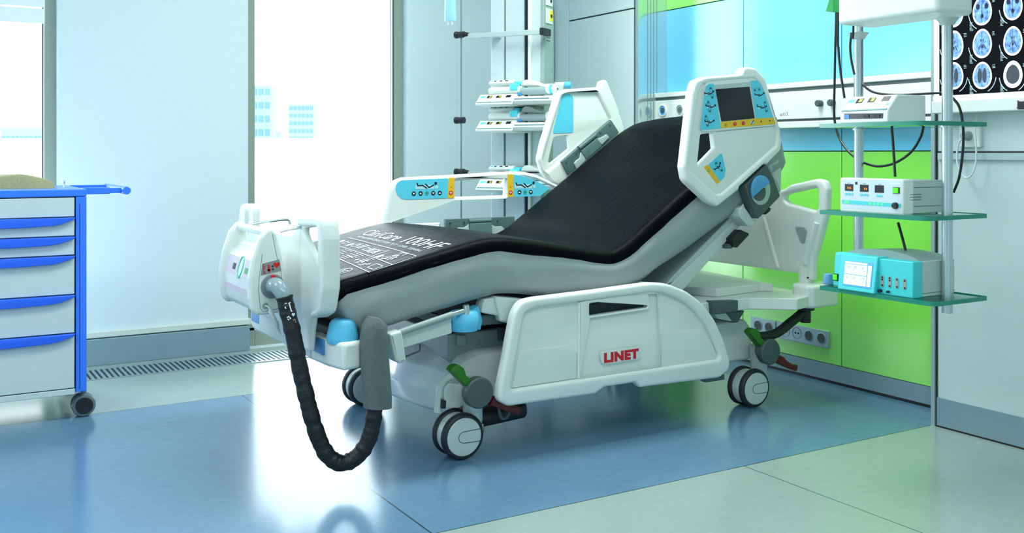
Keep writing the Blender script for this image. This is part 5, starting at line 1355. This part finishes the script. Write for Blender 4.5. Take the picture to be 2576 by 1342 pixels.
def brain_mat():
    m = bpy.data.materials.new('scan_tissue'); m.use_nodes = True; nt = m.node_tree; b = nt.nodes['Principled BSDF']
    tc = nt.nodes.new('ShaderNodeTexCoord'); nz = nt.nodes.new('ShaderNodeTexNoise'); nz.inputs['Scale'].default_value = 70; nz.inputs['Detail'].default_value = 6
    nt.links.new(tc.outputs['Object'], nz.inputs['Vector']); rp = nt.nodes.new('ShaderNodeValToRGB')
    rp.color_ramp.elements[0].position = .3; rp.color_ramp.elements[0].color = (*lin((50, 80, 150)), 1); rp.color_ramp.elements[1].position = .7; rp.color_ramp.elements[1].color = (*lin((135, 185, 245)), 1)
    nt.links.new(nz.outputs['Fac'], rp.inputs[0]); nt.links.new(rp.outputs[0], b.inputs['Base Color']); nt.links.new(rp.outputs[0], b.inputs['Emission Color']); b.inputs['Emission Strength'].default_value = .6
    b.inputs['Roughness'].default_value = .3
    return m
tis_m = brain_mat(); skull_m = mat('scan_bone', (246, 250, 255), .3, emit=.75); dark_m = mat('scan_dark', (22, 34, 66), .3, emit=.2); mark_m = mat('scan_caption', (190, 225, 240), .3, emit=.5)
grey_s = mat('scan_grey', (52, 62, 74), .3, emit=.25, vary=.3, scale=90)
cols = [2399, 2470.7, 2547.8]; rowsv = [(32, 27, 14), (114, 109.5, 103), (191, 190, 187)]
for r_ in range(3):
    for c_ in range(3):
        y, z = aX(cols[c_], rowsv[r_][c_], XV-.002)
        ax_ = (aX(cols[c_]-24, rowsv[r_][c_], XV)[0]-aX(cols[c_]+24, rowsv[r_][c_], XV)[0])/2
        az_ = (aX(cols[c_], rowsv[r_][c_]-37, XV)[1]-aX(cols[c_], rowsv[r_][c_]+37, XV)[1])/2
        if r_ == 2: az_ *= .93
        def ov(k, dz=0, sx=1.0, sz=1.0, egg=.10):
            return [(y+ax_*k*sx*math.cos(a)*(1-egg*math.sin(a)), z+dz+az_*k*sz*math.sin(a)) for a in [2*math.pi*i/40 for i in range(40)]]
        S = MB().prism(ov(1), 'YZ', XV-.0019, XV-.0012).build('scan', skull_m, VW)
        in_ = .86 if not (r_ == 2 and c_ == 2) else .70
        MB().prism(ov(in_), 'YZ', XV-.0022, XV-.0016).build('tissue', grey_s if (r_ == 2 and c_ == 2) else tis_m, S)
        d = MB()
        if r_ == 0:
            d.prism(ov(.16, -az_*.35), 'YZ', XV-.0026, XV-.002)
            for s in (-1, 1): d.prism([(p[0]+s*ax_*.45, p[1]+az_*.3) for p in ov(.20)], 'YZ', XV-.0026, XV-.002)
        elif r_ == 1:
            for s in (-1, 1):
                d.prism([(y+s*ax_*.06, z+az_*.25), (y+s*ax_*.2, z+az_*.35), (y+s*ax_*.12, z+az_*.05)], 'YZ', XV-.0026, XV-.002)
                d.prism([(y+s*ax_*.10, z-az_*.02), (y+s*ax_*.16, z-az_*.02), (y+s*ax_*.42, z-az_*.38), (y+s*ax_*.36, z-az_*.40)], 'YZ', XV-.0026, XV-.002)
            d.prism(ov(.11, -az_*.2), 'YZ', XV-.0026, XV-.002)
        elif c_ < 2:
            for s in (-1, 1): d.prism([(p[0]+s*ax_*.26, p[1]) for p in ov(.5, 0, .42, 1.1)], 'YZ', XV-.0026, XV-.002)
        d.prism([(y-ax_*.02, z+az_*.8), (y+ax_*.02, z+az_*.8), (y+ax_*.02, z-az_*.75), (y-ax_*.02, z-az_*.75)], 'YZ', XV-.0025, XV-.002)
        d.build('fold', dark_m if r_ < 2 else grey_s, S)
        k = MB()
        for sgn, a0 in ((-1, -.9), (1, -2.25)):
            pts = [(y+ax_*1.45*math.cos(a)*1, z+az_*1.28*math.sin(a)) for a in [(-.15-1.0*i/8) if sgn < 0 else (-math.pi+.15+1.0*i/8) for i in range(9)]]
            if sgn > 0 and r_ != 2: continue
            for p, q in zip(pts, pts[1:]):
                dd = Vector((q[0]-p[0], q[1]-p[1])).normalized(); nn = Vector((-dd.y, dd.x))*.0011
                k.prism([(p[0]-nn.x, p[1]-nn.y), (q[0]-nn.x, q[1]-nn.y), (q[0]+nn.x, q[1]+nn.y), (p[0]+nn.x, p[1]+nn.y)], 'YZ', XV-.002, XV-.0012)
        for i in range(7):
            zz_ = z-az_*(.72+.09*i); w_ = ax_*(.18+.22*random.random())
            k.box(XV-.002, XV-.0012, y+ax_*1.32-w_, y+ax_*1.32, zz_-.0014, zz_)
        for i in range(3):
            zz_ = z+az_*(.72-.1*i); w_ = ax_*(.2+.1*random.random()); k.box(XV-.002, XV-.0012, y-ax_*1.05-w_, y-ax_*1.05, zz_-.0014, zz_)
        k.build('caption', mark_m, S)
# ================================================================ wall socket with white lead under the viewer
WS = thing('wall_socket', 'white wall socket with a plug and looping white lead, under the light box', 'socket', (XR, 1.85, 1.0))
q = LX([(2412, 312), (2466, 312), (2466, 371), (2412, 371)], XR-.012)
yA, yB = max(p[0] for p in q), min(p[0] for p in q); zA_, zB_ = q[0][1], q[2][1]
MB().box(XR-.012, XR+.002, yB, yA, zB_, zA_).build('plate', white_m, WS, bev=.003)
y, z = aX(2435, 342, XR-.014)
MB().lathe((XR-.012, y, z), (-1, 0, 0), [(0, .017), (.004, .017), (.030, .0125), (.034, .010)], 28).build('plug', grey_m, WS)
wl_ = [(2434, 342), (2424, 348), (2413, 358), (2409, 385), (2412, 415), (2425, 440), (2437, 448), (2450, 438), (2458, 415), (2459, 385), (2456, 355), (2452, 330), (2453, 305), (2456, 288)]
MB().tube([(XR-.02-.02*math.sin(math.pi*i/13), *aX(u, v, XR-.03)) for i, (u, v) in enumerate(wl_)], .0034, 8, 6).build('lead', wcable_m, WS)
# ================================================================ ceiling mounted equipment rack
d2 = 3.0
t2 = (2383-CX)/F_PX; PXX = (SI+CO*t2)*d2; PY2 = (CO-SI*t2)*d2
PX1 = 2.742; PY1_ = aX(2160, 600, PX1)[0]
RK = thing('equipment_rack', 'ceiling-hung rack of two steel poles and three glass shelves by the right wall', 'rack', (PXX, (PY1_+PY2)/2, 1.0))
zpb_ = aX(2383, 788, PXX)[1]
zs = [EYE+(HOR-309)/F_PX*2.92, EYE-(550-HOR)/F_PX*2.90, EYE-(762-HOR)/F_PX*2.90]
pr_ = .0158
for xx_, yy in ((PX1, PY1_), (PXX, PY2)):
    MB().cyl((xx_, yy, zpb_), (xx_, yy, 1.5), pr_, n=28).build('pole', steel_m, RK)
XS0 = PXX-.155; 
shelf_edges = []
for i, (z, uL, vL, uN, vN, uR, vR) in enumerate(((zs[0], 2061, 311, 2312, 304, 2483, 305), (zs[1], 2062, 540, 2320, 562, 2483, 556), (zs[2], 2062, 728, 2338, 772, 2483, 758))):
    x0 = aY(uN, vN, PY2-.055)[0] if False else PXX-.15
    yl3 = aX(uL, 385, x0)[0]; yn = aX(uN+12, 385, x0)[0]; xr3 = aY(uR, 385, yn)[0]
    pl = fillet([(x0, yl3), (x0, yn), (xr3, yn), (xr3, yl3)], [.004, .035, .004, .004], 8)
    sh = MB().plate(pl, 'XY', z-.007, z+.005, r=.0008).build('shelf', shelfglass_m, RK)
    eg = MB(); inn_ = [(x+ (.0012 if x < (x0+xr3)/2 else -.0012), y+(.0012 if y < (yl3+yn)/2 else -.0012)) for x, y in pl]
    n_ = len(pl)
    for k in range(n_):
        a, b = pl[k], pl[(k+1) % n_]; a2, b2 = inn_[k], inn_[(k+1) % n_]
        off = lambda p, q, s: (q[0]+(q[0]-p[0])*s, q[1]+(q[1]-p[1])*s)
        A = off(a2, a, .5); B = off(b2, b, .5)
        eg.add([(*A, z-.0075), (*B, z-.0075), (*B, z+.0055), (*A, z+.0055), (*a2, z-.0075), (*b2, z-.0075), (*b2, z+.0055), (*a2, z+.0055)], [(0, 1, 2, 3), (4, 7, 6, 5), (0, 4, 5, 1), (3, 2, 6, 7)])
    eg.build('glass_edge', edge_m, sh)
    shelf_edges.append((x0, yl3, yn, xr3, z))
    for xx_, yy in ((PX1, PY1_), (PXX, PY2)): MB().cyl((xx_, yy, z-.011), (xx_, yy, z-.007), .022, n=24).build('shelf_collar', steel_m, RK)
# head box
hx0 = PXX-.16
yA, zA2 = aX(2360, 30, hx0); yB, zB2 = aX(2106, 62, hx0); zh_ = (zA2+zB2)/2
xR2 = aY(2450, 25, yA)[0]
MB().box(hx0, xR2, yA, yB, zh_, zh_+.22).build('head_box', white_m, RK, bev=.014, seg=4)
for xx_, yy in ((PX1, PY1_), (PXX, PY2)): MB().lathe((xx_, yy, zh_-.02), (0, 0, 1), [(0, .017), (.004, .022), (.012, .026), (.022, .034)], 28).build('pole_collar', offw_m, RK)
MB().cyl((PXX, (PY1_+PY2)/2, zh_+.2), (PXX, (PY1_+PY2)/2, HC), .06, n=32).build('ceiling_stem', white_m, RK)
gt = LX([(2088, 30), (2097, 0), (2100, -30), (2106, -30), (2106, 30)], hx0+.05)
MB().prism(gt, 'YZ', hx0+.03, hx0+.07).build('green_tag', mat('tag_green', (30, 150, 70), .4), RK)
# ---- devices. helper: a front face standing on plane X = fx, y runs to the left
def fxq(mb, fx, pts, dx=.001):
    return mb.prism(LX(pts, fx), 'YZ', fx-dx, fx+.001)
# top: low desk-top unit with sloping panel
fx = PXX-.125
x0, yl3, yn, xr3, z = shelf_edges[0]; zt0 = z+.0052
U = thing('syringe_driver', 'low white control unit with a sloping keypad on the top glass shelf', 'medical device', (PXX, (PY1_+PY2)/2-.02, zt0))
yl4 = aX(2113, 300, fx)[0]; yr4 = aX(2234, 300, fx)[0]; zt1 = aX(2245, 238, fx+.045)[1]; zl_ = aX(2113, 282, fx)[1]
xrr = aY(2402, 300, yr4)[0]; xrr = min(xrr, 2.715)
MB().prism([(fx, zt0), (fx, zl_), (fx+.045, zt1), (xrr, zt1), (xrr, zt0)], 'XZ', yr4, yl4).build('case', white_m, U, bev=.004)
def slope(name, s0, s1, f0, f1, m, off=.001):
    a = Vector((fx, zl_)); d = Vector((.045, zt1-zl_)); nn = Vector((-d.y, d.x)).normalized()
    p, q = a+d*f0+nn*off, a+d*f1+nn*off
    return MB().prism([tuple(p), tuple(q), tuple(q-nn*.002), tuple(p-nn*.002)], 'XZ', lerp(yl4, yr4, s0), lerp(yl4, yr4, s1)).build(name, m, U)
slope('keypad', .03, .97, .06, .94, mat('keypad_white', (226, 240, 240), .4))
slope('display', .22, .36, .52, .82, screen_m, .0018); slope('display', .47, .61, .54, .84, screen_m, .0018); slope('display', .75, .90, .58, .88, screen_m, .0018)
slope('digits', .28, .35, .56, .78, led2_m, .0026); slope('digits', .53, .60, .58, .80, led2_m, .0026)
slope('label', .05, .18, .58, .78, teal_m, .0018); slope('stripe', .03, .97, .02, .10, MATS['stripe_green'], .0018)
for k in range(7): slope('key', .20+k*.078+(.04 if k > 2 else 0), .255+k*.078+(.04 if k > 2 else 0), .26, .42, MATS['key_sand'], .0018)
slope('key', .90, .95, .3, .45, sky_m, .0018)
f_ = MB(); fxq(f_, fx, [(2124, 286), (2222, 285), (2221, 298), (2124, 300)]); f_.build('connector_strip', screen_m, U)
f_ = MB(); fxq(f_, fx, [(2125, 288), (2137, 288), (2137, 299), (2125, 299)], .002); f_.build('blue_switch', cap2_m, U)
f_ = MB()
for u in (2180, 2207): fxq(f_, fx, [(u-7, 288), (u+7, 288), (u+7, 296), (u-7, 296)], .003)
f_.build('connector', black_m, U)
# middle: white boxed unit with three displays
x0, yl3, yn, xr3, z = shelf_edges[1]; zt0 = z+.0052; fx = PXX-.135
U = thing('gas_monitor', 'white boxed monitor with three dark displays and a green switch on the middle glass shelf', 'medical device', (PXX, (PY1_+PY2)/2-.02, zt0))
yl4 = aX(2112, 500, fx)[0]; yr4 = aX(2272, 500, fx)[0]; zt1 = (aX(2112, 446, fx)[1]+aX(2272, 453, fx)[1])/2; zb4 = aX(2190, 537, fx)[1]
xrr = min(aY(2370, 500, yr4)[0], 2.715)
MB().box(fx, fx+.05, yr4, yl4, zb4, zt1).build('front_bezel', white_m, U, bev=.006, seg=3)
MB().box(fx+.03, xrr, yr4+.001, yl4-.002, zb4+.004, zt1-.004).build('case', lgrey_m, U, bev=.002)
sl_ = MB()
for k in range(3):
    z_ = aY(2310, 489+k*7, yr4)[1]; sl_.box(aY(2289, 490, yr4)[0], aY(2318, 490, yr4)[0], yr4-.0002, yr4+.002, z_-.0008, z_+.0008)
for v in (472, 519): 
    z_ = aY(2320, v, yr4)[1]; sl_.box(fx+.05, xrr, yr4+.0002, yr4+.002, z_-.0006, z_+.0006)
sl_.build('vent_lines', dgrey_m, U)
for yy in (yl4-.03, yr4+.02):
    for xx_ in (fx+.02, xrr-.03): MB().box(xx_-.012, xx_+.012, yy-.012, yy+.012, zt0, zb4+.002).build('foot', dgrey_m if yy > yr4+.03 else white_m, U, bev=.002)
K = lambda x, y: (2090+x/8.31, 430+y/8.31)
f_ = MB(); fxq(f_, fx, [K(*p) for p in [(235, 180), (1470, 200), (1470, 870), (235, 780)]], .0006); f_.build('front_panel', mat('front_pale', (204, 220, 228), .4), U)
f_ = MB(); fxq(f_, fx, [K(*p) for p in [(235, 605), (1470, 690), (1470, 770), (235, 685)]], .0012); f_.build('stripe', teal_m, U)
for q in ([(300, 275), (472, 280), (472, 428), (300, 415)], [(615, 288), (792, 295), (792, 442), (615, 435)], [(925, 300), (1112, 308), (1112, 462), (925, 455)]):
    f_ = MB(); fxq(f_, fx, [K(*p) for p in q], .0016); f_.build('display', screen_m, U)
amb = mat('amber_digit', (244, 150, 40), .4, emit=.6); f_ = MB()
for x, y in ((365, 355), (400, 360), (430, 362), (715, 378), (752, 380)):
    fxq(f_, fx, [K(x-9, y-24), K(x-4, y-24), K(x-4, y+22), K(x-9, y+22)], .002); fxq(f_, fx, [K(x+4, y-24), K(x+9, y-24), K(x+9, y+22), K(x+4, y+22)], .002) if x != 430 else None
    fxq(f_, fx, [K(x-9, y-3), K(x+9, y-3), K(x+9, y+3), K(x-9, y+3)], .002)
f_.build('digits', amb, U)
f_ = MB()
for bx_, by_ in ((300, 465), (615, 480)):
    for k in range(3): fxq(f_, fx, [K(bx_+k*62, by_+k*3), K(bx_+48+k*62, by_+k*3), K(bx_+48+k*62, by_+42+k*3), K(bx_+k*62, by_+40+k*3)], .0018)
f_.build('keys', sky_m, U)
f_ = MB(); fxq(f_, fx, [K(965, 505), K(1075, 510), K(1075, 545), K(965, 540)], .0018); f_.build('label', teal_m, U)
f_ = MB(); fxq(f_, fx, [K(1303, 340), K(1445, 345), K(1445, 482), K(1303, 475)], .002); f_.build('switch_frame', black_m, U)
f_ = MB(); fxq(f_, fx, [K(1312, 352), K(1418, 358), K(1418, 468), K(1312, 462)], .005); f_.build('switch', led_m, U)
f_ = MB()
for x, y in ((318, 650), (365, 655), (833, 688), (912, 692), (995, 697), (1078, 702)): fxq(f_, fx, [K(x-20, y-24), K(x+20, y-22), K(x+20, y+24), K(x-20, y+22)], .002)
f_.build('lamps', mat('lamp_green', (110, 240, 130), .4, emit=.4), U)
f_ = MB(); fxq(f_, fx, [K(515, 232), K(560, 234), K(560, 290), K(515, 288)], .0012); f_.build("logo_print", ink_m, U); f_ = MB()
for x in (380, 705, 1025): fxq(f_, fx, [K(x-28, 250+(x-380)*.04), K(x+28, 252+(x-380)*.04), K(x+28, 259+(x-380)*.04), K(x-28, 257+(x-380)*.04)], .0012)
f_.build('caption_print', ink_m, U)
f_ = MB(); fxq(f_, fx, [K(1235, 255), K(1450, 262), K(1450, 292), K(1235, 285)], .0012); f_.build('name_strip', inkw_m, U)
y, z_ = aX(*K(1362, 728), fx)
MB().lathe((fx, y, z_), (-1, 0, 0), [(0, .0098), (.008, .0094), (.010, .0085)], 28).build('knob', black_m, U)
# bottom: turquoise monitor
x0, yl3, yn, xr3, z = shelf_edges[2]; zt0 = z+.0052; fx = PXX-.135
U = thing('patient_monitor', 'turquoise monitor with a lit touch screen on the bottom glass shelf', 'monitor', (PXX, (PY1_+PY2)/2-.02, zt0))
yA = aX(2092, 700, fx)[0]; yM = aX(2200, 700, fx-.02)[0]; yC = aX(2294, 700, fx)[0]; z1 = (aX(2100, 634, fx+.02)[1]+aX(2296, 660, fx)[1])/2
xrr = min(aY(2440, 700, yC)[0], 2.722)
zt2 = z1+.002
MB().prism([(fx-.022, zt0), (fx-.006, zt2), (fx+.05, zt2), (fx+.05, zt0)], 'XZ', yM, yA-.042).build('screen_housing', teal_m, U, bev=.003)
MB().prism([(fx+.004, zt0+.002), (fx+.014, zt2), (fx+.05, zt2), (fx+.05, zt0+.002)], 'XZ', yA-.046, yA).build('side_wing', teal_m, U, bev=.006)
MB().box(fx, fx+.045, yC-.004, yM+.002, zt0, zt2-.004).build('connector_panel', teal_m, U, bev=.003)
MB().box(fx+.04, xrr, yC-.003, yA-.01, zt0+.001, zt2-.004).build('case', lgrey_m, U, bev=.003)
MB().box(fx+.04, xrr, yC-.0036, yC, aY(2400, 730, yC)[1]-.0006, aY(2400, 730, yC)[1]+.0006).build('case_seam', dgrey_m, U)
rows_ = [[(lerp(fx+.04, xrr, i/10), lerp(yC, yA-.012, j/12), zt2-.006+.026*math.sin(math.pi*j/12)**.6*(1-.25*i/10)) for j in range(13)] for i in range(11)]
MB().grid(rows_).grid([rows_[0], [(p[0], p[1], zt2-.012) for p in rows_[0]]]).grid([rows_[-1], [(p[0], p[1], zt2-.012) for p in rows_[-1]]]).build('top_cover', grey_m, U, ang=60)
a = Vector((fx-.022, zt0)); d = Vector((.016, zt2-zt0)); nn = Vector((-d.y, d.x)).normalized()
def scr(name, s0, s1, f0, f1, m, off):
    p, q = a+d*f0+nn*off, a+d*f1+nn*off
    y0_, y1_ = yA-.042, yM
    return MB().prism([tuple(p), tuple(q), tuple(q-nn*.002), tuple(p-nn*.002)], 'XZ', lerp(y0_, y1_, s0), lerp(y0_, y1_, s1)).build(name, m, SCN if name != 'screen' else U)
SCN = None
SCN = scr('screen', .14, .90, .13, .83, mat('screen_blue', (60, 140, 215), .25, emit=.5), .0012)
scr_w = mat('screen_white', (214, 244, 240), .3, emit=.7)
scr('title_bar', .16, .76, .75, .80, scr_w, .0018)
for r_ in range(2):
    for c_ in range(3): scr('tile', .16+c_*.205, .355+c_*.205, .17+r_*.29, .44+r_*.29, mat('screen_pale', (210, 246, 232), .3, emit=.65) if 'screen_pale' not in MATS else MATS['screen_pale'], .0018)
scr('menu', .79, .88, .17, .74, scr_w, .0018)
tx = MB()
y0_, y1_ = yA-.042, yM
def scr_pt(s, f, off=.0026): p = a+d*f+nn*off; return (p.x, lerp(y0_, y1_, s), p.y)
vals = [('150', '60', '50'), ('50', '65', '100')]
for r_ in range(2):
    for c_ in range(3):
        tx.text(vals[r_][c_], 1.0, lambda c: scr_pt(.20+c_*.205+c.x*.085, .645-r_*.29+c.y*.075), bold=.0)
        pts = [(.19+c_*.205+.03*k, .60-r_*.29-.05*math.sin(k*1.7+c_+r_)) for k in range(5)]
        for p, q in zip(pts, pts[1:]): tx.add([scr_pt(p[0], p[1]-.006), scr_pt(q[0], q[1]-.006), scr_pt(q[0], q[1]+.006), scr_pt(p[0], p[1]+.006)], [(0, 1, 2, 3)])
tx.build('readings', mat('reading_ink', (70, 90, 90), .5), SCN)
f_ = MB(); y, z_ = aX(2103, 698, fx+.006)
MB().box(fx+.003, fx+.012, y-.009, y+.009, z_-.011, z_+.011).build('switch_frame', black_m, U); MB().box(fx-.001, fx+.01, y-.0065, y+.0075, z_-.008, z_+.009).build('switch', led_m, U, bev=.001)
K = lambda x, y: (2060+x/7.457, 600+y/7.457)
for x, y in ((1190, 800), (1328, 820), (1466, 840), (1610, 862)):
    p0 = aX(*K(x, y-95), fx); p1 = aX(*K(x, y+95), fx); w_ = .006
    pts = [(p0[0]+w_*math.cos(t), p0[1]-.004+w_*math.sin(t)) for t in [math.pi*k/8 for k in range(9)]]+[(p1[0]+w_*math.cos(t), p1[1]+.004+w_*math.sin(t)) for t in [math.pi+math.pi*k/8 for k in range(9)]]
    S = MB().prism(pts, 'YZ', fx-.0015, fx+.001).build('connector', grey_m, U)
    h = MB()
    for f0_ in (.12, .35, .9) if x < 1400 else (.15, .88):
        h.prism(circ(lerp(p0[0], p1[0], f0_)-.001, lerp(p0[1], p1[1], f0_), .003, 12), 'YZ', fx-.0024, fx)
    h.build('pin_holes', ink_m, S)
for x, y, r_ in ((1165, 985, .0055), (1315, 1003, .0036)):
    y_, z_ = aX(*K(x, y), fx); MB().cyl((fx-.010, y_, z_), (fx+.001, y_, z_), r_, n=18).build('gas_port', ink_m, U)
# small blue cup at the shelf end
y_, z_ = aX(2078, 705, fx+.03)
tag(MB().lathe((fx+.04, y_, zt0), (0, 0, 1), [(0, .014), (.002, .0165), (.030, .0145), (.034, .012)], 28).build('cup', mat('cup_blue', (90, 150, 196), .4), None, ang=40), 'small blue cup beside the turquoise monitor on the bottom shelf', 'cup')
# ---- black leads
K = lambda x, y: (2040+x/2.797, y/2.797)
def lead(pts, X, r, label, k=6, Kf=K, top=False):
    xs_ = X if isinstance(X, (list, tuple)) else [X]*len(pts)
    P = [(xx_, *aX(*Kf(x, y), xx_)) for (x, y), xx_ in zip(pts, xs_)]
    if top: P = [(P[0][0]+.01, P[0][1]-.02, HC-.002), (P[0][0]+.004, P[0][1]-.01, 2.1)]+P
    return tag(MB().tube(P, r, 10, k).build('cable', cable_m, None), label, 'cable', None)
XK = PXX+.06
lead([(178, 90), (172, 300), (166, 600), (163, 780), (172, 880), (200, 970), (250, 1050), (310, 1108), (390, 1152), (480, 1171), (590, 1148), (700, 1075), (770, 970), (796, 872)], [PXX+.165]*5+[PXX+.16, PXX+.14, PXX+.12, PXX+.10, PXX+.10, PXX+.10, PXX+.10, PXX+.10, PXX+.10], .0042, 'long black cable looping below the top glass shelf', top=True)
lead([(190, 150), (194, 350), (210, 520), (236, 690)], PXX+.05, .0042, 'black cable hanging down to the left end of the top device', top=True)
lead([(300, 150), (286, 230), (276, 330), (285, 430), (306, 525)], PXX+.03, .0038, 'short black cable hanging just left of the far pole', top=True)
lead([(366, 600), (430, 645), (520, 664), (640, 668), (760, 662), (905, 655), (960, 664)], XK+.02, .0038, 'black cable running behind the top device to the light box side')
lead([(990, 682), (1040, 745), (1066, 850), (1073, 980), (1062, 1130), (1040, 1260), (1003, 1355)], PXX+.16, .0042, 'black cable curving down right of the near pole')
lead([(566, 872), (575, 980), (585, 1120), (592, 1245)], PXX-.02, .0042, 'black cable dropping from the top shelf to the middle device')
K6 = lambda x, y: (2040+x/3.354, 420+y/3.354)
lead([(735, 470), (760, 560), (782, 640), (800, 712)], PXX-.02, .0042, 'black cable dropping from the middle shelf to the turquoise monitor', Kf=K6)
